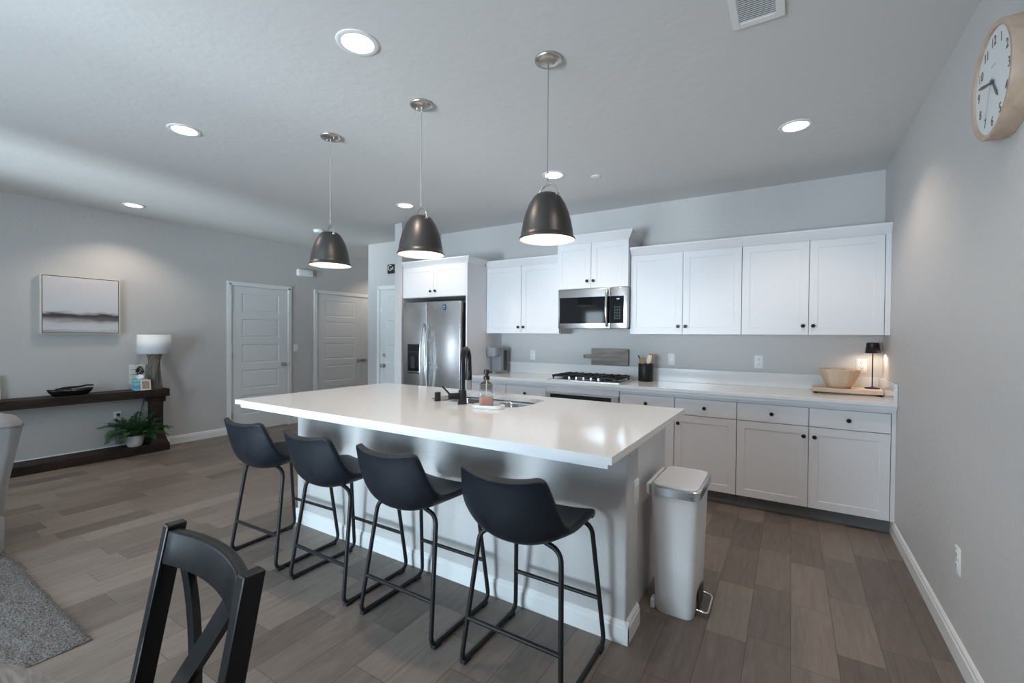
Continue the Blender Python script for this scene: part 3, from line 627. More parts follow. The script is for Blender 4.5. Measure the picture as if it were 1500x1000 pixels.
# ================================================================== BAR STOOLS
def make_stool():
    r = thing('bar_stool', '', 'bar stool', (0, 0, 0), 0, 'black leather stools along the island')
    prof = [(.198, .578, .196, .006, .0), (.196, .602, .205, .012, 0), (.17, .618, .212, .018, 0), (.10, .618, .220, .028, 0), (.02, .609, .224, .042, 0), (-.06, .597, .226, .062, 0), (-.12, .590, .226, .080, 0), (-.172, .598, .225, .090, 0), (-.212, .632, .222, .088, 0), (-.236, .69, .216, .074, 0), (-.250, .755, .206, .058, .0), (-.261, .81, .194, .048, .002), (-.268, .838, .187, .043, .005), (-.272, .850, .178, .038, .006), (-.2745, .856, .160, .030, .006)]
    # smooth the profile with Catmull-Rom
    P = []
    for i in range(len(prof) - 1):
        p0, p1, p2, p3 = prof[max(i - 1, 0)], prof[i], prof[i + 1], prof[min(i + 2, len(prof) - 1)]
        for t in (0, .5):
            P.append(tuple(.5 * ((2 * b) + (-a + c) * t + (2 * a - 5 * b + 4 * c - d) * t * t + (-a + 3 * b - 3 * c + d) * t ** 3) for a, b, c, d in zip(p0, p1, p2, p3)))
    P.append(prof[-1]); NU = 20; b = B(); grid = []
    for i, (y, z, hw, cl, lift) in enumerate(P):
        a = P[max(i - 1, 0)]; c = P[min(i + 1, len(P) - 1)]; ty, tz = c[0] - a[0], c[1] - a[1]; q = math.hypot(ty, tz); ny, nz = tz / q, -ty / q   # inward normal
        row = []
        for k in range(NU + 1):
            u = -1 + 2 * k / NU; s = abs(u) ** 2.3 * cl; row.append(b.verts.new((u * hw, y + ny * s, z + nz * s + lift * u * u * (1.0 if abs(u) < .9 else .80))))
        grid.append(row)
    for r0, r1 in zip(grid, grid[1:]):
        for k in range(NU): b.faces.new((r0[k], r0[k + 1], r1[k + 1], r1[k]))
    bmesh.ops.recalc_face_normals(b, faces=b.faces)
    edge = [v.co.copy() for v in grid[0]] + [g[-1].co.copy() for g in grid[1:]] + [v.co.copy() for v in reversed(grid[-1][:-1])] + [g[0].co.copy() for g in reversed(grid[1:-1])]
    up = sum((f.normal.z for f in b.faces if f.calc_center_median().y > 0), 0)
    if up > 0: bmesh.ops.reverse_faces(b, faces=b.faces)
    sh = obj('seat_shell', b, M_LEATHER, r, smooth=True, angle=180, solid=.030, subsurf=1)
    for s in (-1, 1):
        path = [(s * .10, .14, .583), (s * .192, .185, .560), (s * .232, .248, .0115), (s * .230, -.196, .0115), (s * .190, -.118, .556), (s * .10, -.10, .572)]
        b = B(); tube(b, fillet(path, .05, 6), .0105, 10); lg = obj('leg', b, M_CHARC, r, smooth=True, angle=60)
        for yy in (.20, -.165):
            b = B(); box(b, s * .231 - .014, s * .231 + .014, yy - .022, yy + .022, 0, .016, .003); obj('foot_pad', b, M_RUBBER, lg)
    b = B(); cyl(b, (-.2165, -.170, .195), (.2165, -.170, .195), .0095, n=12); obj('rear_stretcher', b, M_CHARC, r, smooth=True)
    b = B(); cyl(b, (-.2165, .2245, .218), (.2165, .2245, .218), .0095, n=12); obj('footrest', b, M_CHARC, r, smooth=True)
    b = B(); cyl(b, (-.10, .14, .583), (.10, .14, .583), .0105, n=10); cyl(b, (-.10, -.10, .572), (.10, -.10, .572), .0105, n=10); obj('seat_support', b, M_CHARC, r, smooth=True)
    return r
stool0 = make_stool()
SP = [(-3.402, -2.998, 2, 'bar stool at the far left end of the island, farthest from the trash can'),
      (-2.776, -3.0, 0, 'second bar stool from the left along the island front'),
      (-2.188, -3.0, 0, 'third bar stool from the left along the island front'),
      (-1.560, -3.0, 0, 'black bar stool nearest the trash can at the right end of the island')]
for i, (x, y, a, lb) in enumerate(SP):
    if i == 0: stool0.location = (x, y, 0); stool0.rotation_euler = (0, 0, math.radians(a)); stool0['label'] = lb
    else: dup(stool0, (x, y, 0), math.radians(a), lb)

# ================================================================== TRASH CAN
r = thing('trash_can', 'tall slim white step trash can with steel rim beside the island', 'trash can', (-1.112, -2.21, 0))
b = B(); rings = []
for z, hx, hy in ((.0, .088, .160), (.012, .092, .166), (.30, .100, .180), (.60, .1085, .192)): rings.append([(x, y, z) for x, y in rrect(-hx, hx, -hy, hy, .035, 6)])
loft(b, rings); obj('body', b, M_PLASTIC, r, smooth=True)
b = B(); loft(b, [[(x, y, z) for x, y in rrect(-.116 + i, .122 - i, -.201 + i, .200 - i, .042, 6)] for z, i in ((.598, .002), (.600, 0), (.640, -.001), (.643, .003))]); obj('rim', b, M_STEEL, r, smooth=True)
b = B(); rings = []
for z, i in ((.6405, .014), (.6475, .012), (.6505, .014), (.6515, .022)): rings.append([(x, y, z) for x, y in rrect(-.116 + i, .122 - i, -.201 + i, .200 - i, .040, 6)])
loft(b, rings); obj('lid', b, M_PLASTIC, r, smooth=True)
b = B(); prism(b, [(-.118, .585), (-.134, .592), (-.136, .640), (-.119, .640)], 'y', -.17, .17, .003); obj('lid_hinge', b, M_PLASTIC, r)
b = B(); box(b, -.115, -.092, -.15, -.10, .0, .05, .006); box(b, -.115, -.092, .10, .15, .0, .05, .006); obj('rear_wheel_guard', b, M_PLASTIC, r)
b = B(); prism(b, [(.0985, .02), (.0985, .095), (.104, .105), (.106, .02)], 'y', -.07, .07, .002); pr = obj('pedal_recess', b, M_DARKPL, r)
b = B(); tube(b, fillet([(.098, -.095, .03), (.148, -.095, .022), (.148, .095, .022), (.098, .095, .03)], .03, 5), .006, 10); obj('pedal', b, M_STEELV, r, smooth=True)

# ================================================================== PENDANTS
def make_pendant():
    r = thing('pendant_lamp', '', 'pendant light', (0, 0, H), 0, 'dark dome pendants over the island')
    b = B(); lathe(b, [(.068, -.0005), (.068, -.006), (.064, -.014), (.030, -.020), (.010, -.022)], n=32); cn = obj('canopy', b, M_NICKEL, r, smooth=True)
    for x in (-.036, .036): 
        b = B(); cyl(b, (x, 0, -.014), (x, 0, -.026), .004, n=8); obj('screw', b, M_NICKEL, cn, smooth=True)
    b = B(); cyl(b, (0, 0, -.02), (0, 0, -.60), .0028, n=8); obj('cord', b, M_NICKEL, r)
    zt, zb = 2.083 - H, 1.857 - H
    hgt = zt - zb
    out = [(.046, 0), (.056, -.005), (.068, -.016), (.088, -.048), (.107, -.094), (.120, -.143), (.1285, -.192), (.1315, -.213), (.136, -.2155), (.1400, -.221), (.1385, -.227)]
    inn = [(.1355, -.2265), (.1285, -.2165), (.1255, -.192), (.117, -.143), (.104, -.094), (.085, -.050), (.064, -.018), (.020, -.007)]
    b = B(); lathe(b, [(.0, 0)] + [(x, z) for x, z in out], n=40, cap0=False, cap1=False); bmesh.ops.translate(b, verts=b.verts, vec=(0, 0, zt)); bmesh.ops.remove_doubles(b, verts=b.verts, dist=1e-5); bmesh.ops.recalc_face_normals(b, faces=b.faces); sh = obj('lamp_shade', b, M_BRONZE, r, smooth=True, angle=60)
    b = B(); lathe(b, [(.1385, -.227)] + inn, n=40, cap0=False, cap1=True); bmesh.ops.translate(b, verts=b.verts, vec=(0, 0, zt)); bmesh.ops.recalc_face_normals(b, faces=b.faces); obj('lining', b, M_WHITEIN, sh, smooth=True, angle=60, label='white inside of the shade')
    b = B(); pts = []
    for i in range(13):
        a = PI * i / 12; pts.append((-.070 * math.cos(a) * .94, .024 * math.cos(a), zt - .018 + .066 * math.sin(a) ** .9))
    tube(b, pts, .0045, 8); obj('bracket', b, M_NICKEL, r, smooth=True, angle=60)
    for s in (-1, 1):
        b = B(); c = Vector((s * .066, -s * .024, zt - .018)); d = Vector((s * .93, -s * .34, .1)); tube(b, [c - d * .004, c + d * .010, c + d * .014], [.009, .009, .005], 10); obj('bracket_nut', b, M_NICKEL, r, smooth=True)
    b = B(); lathe(b, [(.014, -.052), (.018, -.060), (.018, -.100), (.015, -.104)], n=16); bmesh.ops.translate(b, verts=b.verts, vec=(0, 0, zt + .04)); obj('socket', b, M_PLASTIC, r, smooth=True)
    b = B(); lathe(b, [(.010, -.104), (.020, -.125), (.030, -.150), (.028, -.170), (.014, -.184), (.004, -.187)], n=20); bmesh.ops.translate(b, verts=b.verts, vec=(0, 0, zt + .04)); obj('bulb', b, M_BULB, r, smooth=True)
    return r
pend0 = make_pendant()
PP = [(-3.347, -2.69, 'dark dome pendant light hanging farthest left over the island'), (-2.505, -2.69, 'middle one of the three dark dome pendant lights over the island'), (-1.666, -2.69, 'dark dome pendant light nearest the camera, in front of the microwave cabinet')]
for i, (x, y, lb) in enumerate(PP):
    if i == 0: pend0.location = (x, y, H); pend0['label'] = lb; o = pend0
    else: o = dup(pend0, (x, y, H), 0, lb)
    d = bpy.data.lights.new('pendant_glow', 'POINT'); d.energy = PENDANT_POWER; d.color = WARM; d.shadow_soft_size = .03; q = bpy.data.objects.new('pendant_glow', d); C.objects.link(q); q.location = (x, y, 1.905)

# recessed ceiling lights
def make_can():
    r = thing('downlight', '', 'ceiling light', (0, 0, H), 0, 'recessed ceiling downlights')
    b = B(); lathe(b, [(.097, -.0005), (.096, -.004), (.088, -.007), (.074, -.005), (.072, -.002)], n=40, cap0=False, cap1=False); bmesh.ops.recalc_face_normals(b, faces=b.faces); obj('trim_ring', b, M_PLASTIC, r, smooth=True)
    b = B(); lathe(b, [(.0725, -.0008), (.0725, -.0028)], n=40); obj('lens', b, M_LIGHT, r)
    return r
can0 = make_can()
CP = [(-2.373, -3.26, 'largest round recessed ceiling light, nearest the camera left of the pendants'), (-4.113, -3.257, 'round recessed ceiling light left of the farthest left pendant canopy'),
      (-.625, -1.25, 'recessed ceiling light at right above the right upper cabinets'), (-2.358, -1.245, 'recessed ceiling light seen just above the nearest pendant shade'),
      (-4.102, -1.23, 'small recessed ceiling light just above the middle pendant shade'), (-6.626, -2.705, 'recessed ceiling light close to the left wall above the canvas'),
      (-.625, -3.26, 'recessed ceiling light overhead near the right wall'), (-6.626, -5.6, 'recessed ceiling light over the living room'), (-6.60, 1.10, 'recessed ceiling light in the hall')]
for i, (x, y, lb) in enumerate(CP):
    if i == 0: can0.location = (x, y, H); can0['label'] = lb
    else: dup(can0, (x, y, H), 0, lb)
    d = bpy.data.lights.new('downlight_beam', 'SPOT'); d.energy = CAN_POWER; d.color = (1.0, .84, .70); d.spot_size = math.radians(125); d.spot_blend = .55; d.shadow_soft_size = .06
    q = bpy.data.objects.new('downlight_beam', d); C.objects.link(q); q.location = (x, y, H - .012)
# ceiling register, sprinkler cover, smoke detector
r = thing('ceiling_vent', 'white slatted air register on the ceiling at top of frame', 'vent', (-.77, -2.66, H))
b = B()
for x0, x1, y0, y1 in ((-.099, -.070, -.2, .2), (.066, .099, -.2, .2), (-.070, .066, .165, .2), (-.070, .066, -.2, -.165)): box(b, x0, x1, y0, y1, -.010, -.0005, .002)
obj('frame', b, M_PLASTIC, r)
b = B(); box(b, -.070, .066, -.165, .165, -.002, -.0008); obj('backing', b, M_TOE, r)
for i in range(26):
    y = -.158 + i * .0126; b = B(); prism(b, [(y - .0058, -.0085), (y - .0048, -.0098), (y + .0056, -.0062), (y + .0046, -.0048)], 'x', -.070, .066); obj('slat', b, M_PLASTIC, r)
b = B(); lathe(b, [(.043, -.0005), (.042, -.005), (.03, -.008)], n=28); tag(obj('sprinkler_cover', b, M_PLASTIC, loc=(-2.06, -1.037, H), smooth=True), 'small round white sprinkler cover on ceiling right of nearest pendant', 'sprinkler cover')
b = B(); lathe(b, [(.068, -.0005), (.066, -.02), (.055, -.036), (.02, -.038)], n=28); tag(obj('smoke_detector', b, M_PLASTIC, loc=(-5.907, -.987, H), smooth=True), 'round white smoke detector on the ceiling just behind the farthest left pendant', 'smoke detector')

# ================================================================== WALL PLATES
def plate_base(name, label, cat, loc, rz, grp):
    r = thing(name, label, cat, loc, rz, grp)
    b = B(); rings = [[(x, y, z) for x, z in rrect(-.036 + i, .036 - i, -.0585 + i, .0585 - i, .005, 3)] for y, i in ((-.0005, 0), (-.003, 0), (-.006, .003))]; loft(b, rings); obj('plate', b, M_PLASTIC, r, smooth=True); return r
def make_outlet():
    r = plate_base('wall_outlet', '', 'outlet', (0, 0, 0), 0, 'white wall outlets')
    for z in (-.0235, .0235):
        b = B(); prism(b, rrect(-.017, .017, z - .0145, z + .0145, .008, 4), 'y', -.0085, -.0061); f = obj('receptacle', b, M_PLASTIC, r, smooth=True)
        b = B(); box(b, -.0085, -.0055, -.0091, -.0086, z - .001, z + .008); box(b, .0055, .0085, -.0091, -.0086, z - .001, z + .008); cyl(b, (0, -.0086, z - .007), (0, -.0091, z - .007), .0028, n=8); obj('slots', b, M_SLOT, f)
    return r
def make_switch():
    r = plate_base('light_switch', '', 'light switch', (0, 0, 0), 0, 'white rocker wall plates')
    b = B(); box(b, -.0165, .0165, -.0085, -.0061, -.034, .034, .001); f = obj('rocker', b, M_PLASTIC, r)
    return r
out0 = make_outlet(); sw0 = make_switch()
OL = [((-3.236, 0, 1.158), 0, 'white wall outlet between the coffee maker and the cutting board'), ((-1.645, 0, 1.160), 0, 'white wall outlet just right of the utensil crock'),
      ((-.878, 0, 1.163), 0, 'white wall outlet in the middle of the long backsplash wall'), ((-.133, 0, 1.157), 0, 'white wall outlet lit up behind the small black lamp'),
      ((0, -1.998, .421), PI / 2 * 3, 'white wall outlet low on the bare right wall'), ((L, -2.682, .426), PI / 2, 'white wall outlet under the dark console with black plug')]
for i, (p, a, lb) in enumerate(OL):
    if i == 0: out0.location = p; out0.rotation_euler = (0, 0, a); out0['label'] = lb
    else: dup(out0, p, a, lb)
SL = [((L, -.505, 1.163), PI / 2, 'white light switch on left wall between the two white doors'), ((-1.249, -2.558, .65), PI / 2, 'white rocker wall plate on the end of the island near trash can')]
for i, (p, a, lb) in enumerate(SL):
    if i == 0: sw0.location = p; sw0.rotation_euler = (0, 0, a); sw0['label'] = lb
    else: dup(sw0, p, a, lb)
r = thing('door_chime', 'white box shaped door chime high on left wall between doors', 'door chime', (L, -.36, 2.34), PI / 2)
b = B(); loft(b, [[(x, y, z) for x, z in rrect(-.132 + i, .132 - i, -.055 + i, .055 - i, .022, 5)] for y, i in ((-.0005, 0), (-.04, 0), (-.052, .012))]); obj('cover', b, M_PLASTIC, r, smooth=True)
r = thing('wall_sign', 'small black sign with white script above the hall door, partly hidden', 'sign', (-5.58, 0, 2.343))
b = B(); box(b, -.096, .36, -.02, -.0008, -.066, .066, .002); obj('board', b, mat('black_board', (.012, .012, .012), .6), r)
b = B(); text_mesh(b, 'G', .115, Matrix.Translation((-.045, -.0205, .012)) @ Matrix.Rotation(PI / 2, 4, 'X') @ Matrix.Shear('XZ', 4, (0, 0)) ); 
tube(b, [(.0, -.021, -.012), (.012, -.021, .02), (.022, -.021, .03), (.018, -.021, .0), (.030, -.021, -.012)], .0035, 6); obj('lettering', b, M_CHALK, r)

# ------------------------------------------------------------------ wall clock on the right wall
r = thing('wall_clock', 'round wall clock with pale wooden rim and white face on right wall', 'clock', (0, -2.475, 2.272), rot=(0, 0, -PI / 2))
# local: -y is out of the wall (world -x)
b = B(); n = 64; secs = [(.192, -.0008), (.192, -.055), (.189, -.060), (.176, -.060), (.173, -.058), (.172, -.051)]
rg = [[b.verts.new((R * math.cos(2 * PI * i / n), y, R * math.sin(2 * PI * i / n))) for i in range(n)] for R, y in secs]
for a, c in zip(rg, rg[1:]):
    for i in range(n): b.faces.new((a[i], a[(i + 1) % n], c[(i + 1) % n], c[i]))
b.faces.new(rg[0]); bmesh.ops.recalc_face_normals(b, faces=b.faces); obj('rim', b, wood('tan_clock_rim', (.46, .33, .24), (.58, .44, .34), 'z', 5, .5), r, smooth=True)
b = B(); v = [b.verts.new((.172 * math.cos(2 * PI * i / n), -.051, .172 * math.sin(2 * PI * i / n))) for i in range(n)]; v2 = [b.verts.new((p.co.x, -.04, p.co.z)) for p in v]
b.faces.new(v); b.faces.new(v2[::-1]); [b.faces.new((v[i], v[(i + 1) % n], v2[(i + 1) % n], v2[i])) for i in range(n)]; bmesh.ops.recalc_face_normals(b, faces=b.faces); obj('dial', b, mat('clock_dial', (.74, .75, .75), .5), r)
M_INK = mat('clock_ink', (.11, .11, .115), .5)
b = B()
for h in range(1, 13):
    a = math.radians(90 - 30 * h); text_mesh(b, str(h), .046, Matrix.Translation((.136 * math.cos(a), -.0518, .136 * math.sin(a))) @ Matrix.Rotation(PI / 2, 4, 'X'), .0004)
obj('numerals', b, M_INK, r)
b = B(); text_mesh(b, '-------', .018, Matrix.Translation((.0, -.0518, .058)) @ Matrix.Rotation(PI / 2, 4, 'X'), .0003); obj('dial_print', b, mat('faint_print', (.35, .35, .36), .5), r)
def hand(name, ang, ln, w, y, m=None):
    a = math.radians(90 - ang); d = Vector((math.cos(a), 0, math.sin(a))); s = Vector((-d.z, 0, d.x)); b = B(); pts = [d * -.02 + s * w * .5, d * (ln * .75) + s * w, d * ln, d * (ln * .75) - s * w, d * -.02 - s * w * .5]
    A = [b.verts.new(p + Vector((0, y, 0))) for p in pts]; Z = [b.verts.new(p + Vector((0, y - .0012, 0))) for p in pts]; b.faces.new(A); b.faces.new(Z[::-1])
    for i in range(5): b.faces.new((A[i], A[(i + 1) % 5], Z[(i + 1) % 5], Z[i]))
    bmesh.ops.recalc_face_normals(b, faces=b.faces); obj(name, b, m or M_INK, r)
hand('hour_hand', 143, .085, .006, -.0530); hand('minute_hand', 284, .140, .005, -.0548); hand('second_hand', 205, .12, .0012, -.0566, mat('pale_hand', (.4, .4, .4), .4))
b = B(); cyl(b, (0, -.0515, 0), (0, -.059, 0), .008, n=16); obj('hub', b, M_INK, r, smooth=True)

# ================================================================== THINGS ON THE BACK WORKTOP
Z1 = ZC + .0005
# coffee maker
r = thing('coffee_maker', 'grey single serve coffee maker on worktop beside the refrigerator panel', 'coffee maker', (-3.608, -.19, Z1))
b = B(); prism(b, [(.115, 0), (.115, .282), (.108, .297), (.0, .302), (-.04, .300), (-.04, .0)], 'x', -.065, .068, .004); obj('body', b, M_COFFEE, r)
b = B(); loft(b, [[(x, y, z) for x, y in rrect(-.065 + i, .068 - i, -.155 + i, -.041, .03, 6)] for z, i in ((.195, .012), (.21, 0), (.292, 0), (.303, .008))]); hd = obj('brew_head', b, M_COFFEE, r, smooth=True)
b = B(); loft(b, [[(x, y, z) for x, y in rrect(-.045 + i, .04 - i, -.142 + i, -.065 - i, .025, 6)] for z, i in ((.3035, 0), (.311, .004))]); obj('lid_handle', b, M_STEELV, hd, smooth=True)
b = B(); loft(b, [[(x, y, z) for x, y in rrect(-.062, .066, -.15, -.041, .03, 6)] for z in (0, .022)]); dt = obj('drip_tray', b, M_COFFEE, r, smooth=True)
b = B(); box(b, -.05, .056, -.14, -.05, .0225, .0245); obj('drip_grille', b, M_STEEL, dt)
b = B(); box(b, .0682, .0695, .02, .10, .03, .27, .0005); obj('water_tank', b, M_DARKPL, r)
b = B(); tube(b, [(.06, .1165, .10), (.078, .128, .09), (.080, .135, .05), (.06, .138, .004), (.0, .14, .003)], .003, 8); obj('cord', b, M_BLACK, r, smooth=True)
# cutting board hung/leaning on the backsplash ledge
b = B(); bd = rrect(-2.487, -2.076, 1.072, 1.252, .012, 4)
prism(b, bd, 'y', -.034, -.016, .002); hb = rrect(-2.582, -2.48, 1.140, 1.184, .018, 5); prism(b, hb, 'y', -.033, -.017, .002)
bmesh.ops.translate(b, verts=b.verts, vec=(2.28, .02, -1.07))
cb = tag(obj('cutting_board', b, M_GREYWOOD, loc=(-2.28, -.0195, 1.0715)), 'rectangular grey wood cutting board with handle leaning above cooktop', 'cutting board')
b = B(); cyl(b, (-.283, -.0145, .092), (-.283, -.0150, .092), .008, n=14); obj('hang_hole', b, M_SLOT, cb)
b = B(); cyl(b, (.19, -.0145, .165), (.19, -.0150, .165), .006, n=12); obj('knot', b, M_SLOT, cb)
# crock and utensils
cxk, cyk = -1.865, -.135
b = B(); lathe(b, [(.069, 0), (.072, .004), (.072, .172), (.070, .175), (.067, .172), (.067, .008)], n=36); tag(obj('utensil_crock', b, M_BLACK, loc=(cxk, cyk, Z1), smooth=True), 'black cylindrical crock holding wooden utensils beside the cooktop', 'crock')
def utensil(name, label, p0, p1, kind, m=M_SPOON):
    p0, p1 = Vector(p0), Vector(p1); d = (p1 - p0).normalized(); b = B(); base_ = Vector((cxk, cyk, Z1))
    r = thing(name, label, 'utensil', base_ + p0, 0, 'wooden utensils in the black crock')
    tube(b, [(0, 0, 0), (p1 - p0) * .75, (p1 - p0)], [.006, .006, .007], 8); obj('handle', b, m, r, smooth=True)
    if kind == 'none': return
    b = B(); s = d.cross(Vector((0, 1, 0))).normalized(); rings = []
    for t, w, th in ((-.008, .008, .006), (.012, .02, .006), (.035, .028, .005), (.055, .026, .005), (.07, .016, .004), (.076, .004, .003)):
        if kind == 'paddle': w = max(.008, min(.024, w + .004)) if t < .07 else .02
        c = (p1 - p0) + d * t; q = s.cross(d); rings.append([c + s * w * math.cos(k * PI / 6) + q * th * math.sin(k * PI / 6) for k in range(12)])
    loft(b, rings); obj('spoon_head' if kind == 'spoon' else 'paddle_head', b, m, r, smooth=True)
utensil('wooden_spoon', 'thin dark wooden handle leaning out left of the black crock', (.035, .03, .012), (-.085, .025, .255), 'none', mat('dark_wood', (.10, .07, .05), .6))
utensil('wooden_spoon', 'round wooden spoon low in the left half of the black crock', (.0, -.02, .012), (-.030, -.012, .160), 'spoon')
utensil('wooden_spatula', 'upright wooden spatula at right rear of the black crock', (-.03, .005, .012), (.026, .022, .200), 'paddle')
utensil('wooden_spatula', 'wooden spatula leaning furthest right out of the black crock', (-.01, -.030, .012), (.034, -.038, .190), 'paddle', M_OAKZ)
# riser board, bowl, small lamp
r = thing('riser_board', 'pale wooden riser board under the bowl and black lamp', 'board', (-.245, -.175, Z1))
b = B(); box(b, -.232, .220, -.105, .105, .012, .046, .003); obj('board', b, M_OAK, r)
for x in (-.21, .198):
    b = B(); box(b, x - .012, x + .012, -.095, .095, .0, .0115, .002); obj('foot', b, M_RUBBER, r)
ZB = Z1 + .0465
def make_bowl():
    m, nt, bs = nodes('segmented_bowl_wood'); n, l = nt.nodes, nt.links; tc = n.new('ShaderNodeTexCoord'); sp = n.new('ShaderNodeSeparateXYZ'); l.new(tc.outputs['Object'], sp.inputs[0])
    at = n.new('ShaderNodeMath'); at.operation = 'ARCTAN2'; l.new(sp.outputs['Y'], at.inputs[0]); l.new(sp.outputs['X'], at.inputs[1])
    mu = n.new('ShaderNodeMath'); mu.operation = 'MULTIPLY'; mu.inputs[1].default_value = 22 / (2 * PI); l.new(at.outputs[0], mu.inputs[0]); fl = n.new('ShaderNodeMath'); fl.operation = 'FLOOR'; l.new(mu.outputs[0], fl.inputs[0])
    wn_ = n.new('ShaderNodeTexWhiteNoise'); wn_.noise_dimensions = '1D'; l.new(fl.outputs[0], wn_.inputs['W']); cr = n.new('ShaderNodeValToRGB'); cr.color_ramp.elements[0].color = (.52, .36, .24, 1); cr.color_ramp.elements[1].color = (.72, .56, .42, 1)
    l.new(wn_.outputs['Value'], cr.inputs['Fac']); l.new(cr.outputs['Color'], bs.inputs['Base Color']); bs.inputs['Roughness'].default_value = .45
    b = B(); lathe(b, [(.070, 0), (.080, .003), (.098, .035), (.121, .085), (.140, .140), (.1415, .146), (.137, .147), (.116, .088), (.094, .04), (.06, .014)], n=60)
    return tag(obj('bowl', b, m, loc=(-.295, -.178, ZB), smooth=True), 'wide segmented pale wooden bowl on the riser board', 'bowl')
make_bowl()
r = thing('table_lamp', 'small black cordless table lamp glowing on the riser board', 'lamp', (-.078, -.135, ZB))
b = B(); lathe(b, [(.049, 0), (.049, .005), (.046, .008), (.012, .012), (.007, .018)], n=32); obj('base', b, M_BLACK, r, smooth=True)
b = B(); cyl(b, (0, 0, .010), (0, 0, .345), .0045, n=12); obj('stem', b, M_BLACK, r, smooth=True)
b = B(); lathe(b, [(.0505, .281), (.040, .362), (.036, .365), (.0, .366)], n=36, cap0=False, cap1=False); bmesh.ops.remove_doubles(b, verts=b.verts, dist=1e-5); sh = obj('lamp_shade', b, M_BLACK, r, smooth=True, solid=-.002)
b = B(); lathe(b, [(.030, .345), (.030, .350)], n=24); obj('led_disc', b, emit('lamp_led', (1, .80, .58), 12), sh)
d = bpy.data.lights.new('small_lamp_glow', 'POINT'); d.energy = 2.2; d.color = (1, .76, .54); d.shadow_soft_size = .018; q = bpy.data.objects.new('small_lamp_glow', d); C.objects.link(q); q.location = (-.078, -.150, ZB + .300)

# ================================================================== LEFT WALL: CONSOLE AND WHAT STANDS ON IT
CX0, CX1, CYE = L + .016, -6.885, -2.277
r = thing('console_table', 'long dark stained timber console table along the left wall', 'console table', (CX0, CYE, 0))
cw, cl = CX1 - CX0, 2.05
b = B(); box(b, 0, cw, -cl, 0, .640, .727, .004); obj('top', b, M_DARKWOOD, r)
b = B(); box(b, 0, cw, -cl, 0, .0, .090, .004); obj('plinth', b, M_DARKWOOD, r)
for y in (-.095, -cl + .095):
    b = B(); rings = []
    for z, hw in ((.0905, .088), (.12, .080), (.20, .060), (.27, .052), (.50, .052), (.575, .054), (.576, .068), (.6395, .070)): rings.append([(cw / 2 + sx * hw * 1.3, y + sy * hw, z) for sx, sy in ((1, 1), (-1, 1), (-1, -1), (1, -1))])
    loft(b, rings); obj('leg', b, M_DARKWOOD, r)
ZT = .7275
# lamp
r = thing('table_lamp', 'table lamp with twisted driftwood base and white drum shade on console', 'lamp', (-7.0, -2.39, ZT))
b = B(); rings = []
for i in range(25):
    t = i / 24; a = t * 1.5; s = .064 - .016 * math.sin(PI * t); rings.append([(x * math.cos(a) - y * math.sin(a), x * math.sin(a) + y * math.cos(a), t * .405) for x, y in rrect(-s, s, -s, s, .015, 3)])
loft(b, rings); obj('base', b, M_DRIFT, r, smooth=True, angle=50)
b = B(); cyl(b, (0, 0, .405), (0, 0, .47), .010, n=12); obj('neck', b, M_BLACK, r)
b = B(); lathe(b, [(.163, .412), (.158, .634)], n=48, cap0=False, cap1=False); obj('lamp_shade', b, M_SHADE, r, smooth=True, solid=-.003)
b = B(); cyl(b, (0, 0, .47), (0, 0, .50), .013, n=12); lathe(b, [(.012, .50), (.03, .54), (.028, .565), (.006, .58)], n=16); obj('bulb', b, M_PLASTIC, r, smooth=True)
b = B(); tube(b, [(-.155, .0, .595), (0, 0, .595), (.155, 0, .595)], .002, 6); tube(b, [(0, 0, .58), (0, 0, .6)], .003, 6); obj('shade_spider', b, M_NICKEL, r)
b = B(); tube(b, [(-.06, -.03, .012), (-.15, -.028, .004), (-.1575, -.028, -.02), (-.157, -.04, -.10), (-.152, -.075, -.25), (-.150, -.10, -.38), (-.142, -.13, -.50), (-.135, -.21, -.58), (-.13, -.27, -.625), (-.135, -.312, -.60), (-.15, -.315, -.42), (-.150, -.30, -.30), (-.148, -.292, -.278)], .003, 8); obj('cord', b, M_BLACK, r, smooth=True, angle=80)
b = B(); box(b, -.155, -.125, -.305, -.278, -.290, -.266, .004); obj('plug', b, M_BLACK, r)
# black dough bowl
r = thing('dough_bowl', 'long black carved dough bowl on the console', 'bowl', (-7.02, -3.11, ZT), math.radians(90))
b = B(); rings = []; n = 28
for z, sx, sy in ((0, .13, .05), (.004, .14, .055), (.03, .168, .075), (.052, .182, .088), (.056, .176, .084), (.035, .155, .066), (.014, .12, .045)): rings.append([(sx * math.cos(2 * PI * k / n), sy * math.sin(2 * PI * k / n), z * (1 + .25 * math.cos(2 * PI * k / n) ** 2)) for k in range(n)])
loft(b, rings); obj('bowl', b, M_BLACK, r, smooth=True, angle=70)
b = B(); tube(b, [(-.11, .02, .062), (-.05, .03, .072), (.0, .02, .078), (.07, -.0, .082), (.13, .005, .094), (.180, 0, .090)], [.012, .013, .012, .010, .009, .008], 8); tag(obj('twig', b, M_BLACK, loc=(-7.02, -3.11, ZT), rot=(0, 0, math.radians(90)), smooth=True), 'crooked black twig lying along the black dough bowl', 'twig', 'black decor in the bowl')
for k, (x, y, rr) in enumerate(((-.085, -.022, .026), (-.015, -.020, .025))):
    b = B(); bmesh.ops.create_uvsphere(b, u_segments=14, v_segments=9, radius=rr)
    for v in b.verts: v.co *= 1 + .12 * math.sin(v.co.x * 300) * math.cos(v.co.z * 260)
    tag(obj('decor_ball', b, M_BLACK, loc=(-7.02 - y, -3.11 + x, ZT + .046), smooth=True), ['black knobbly ball at the left end of the dough bowl', 'black knobbly ball near the middle of the dough bowl'][k], 'ball', 'black decor in the bowl')
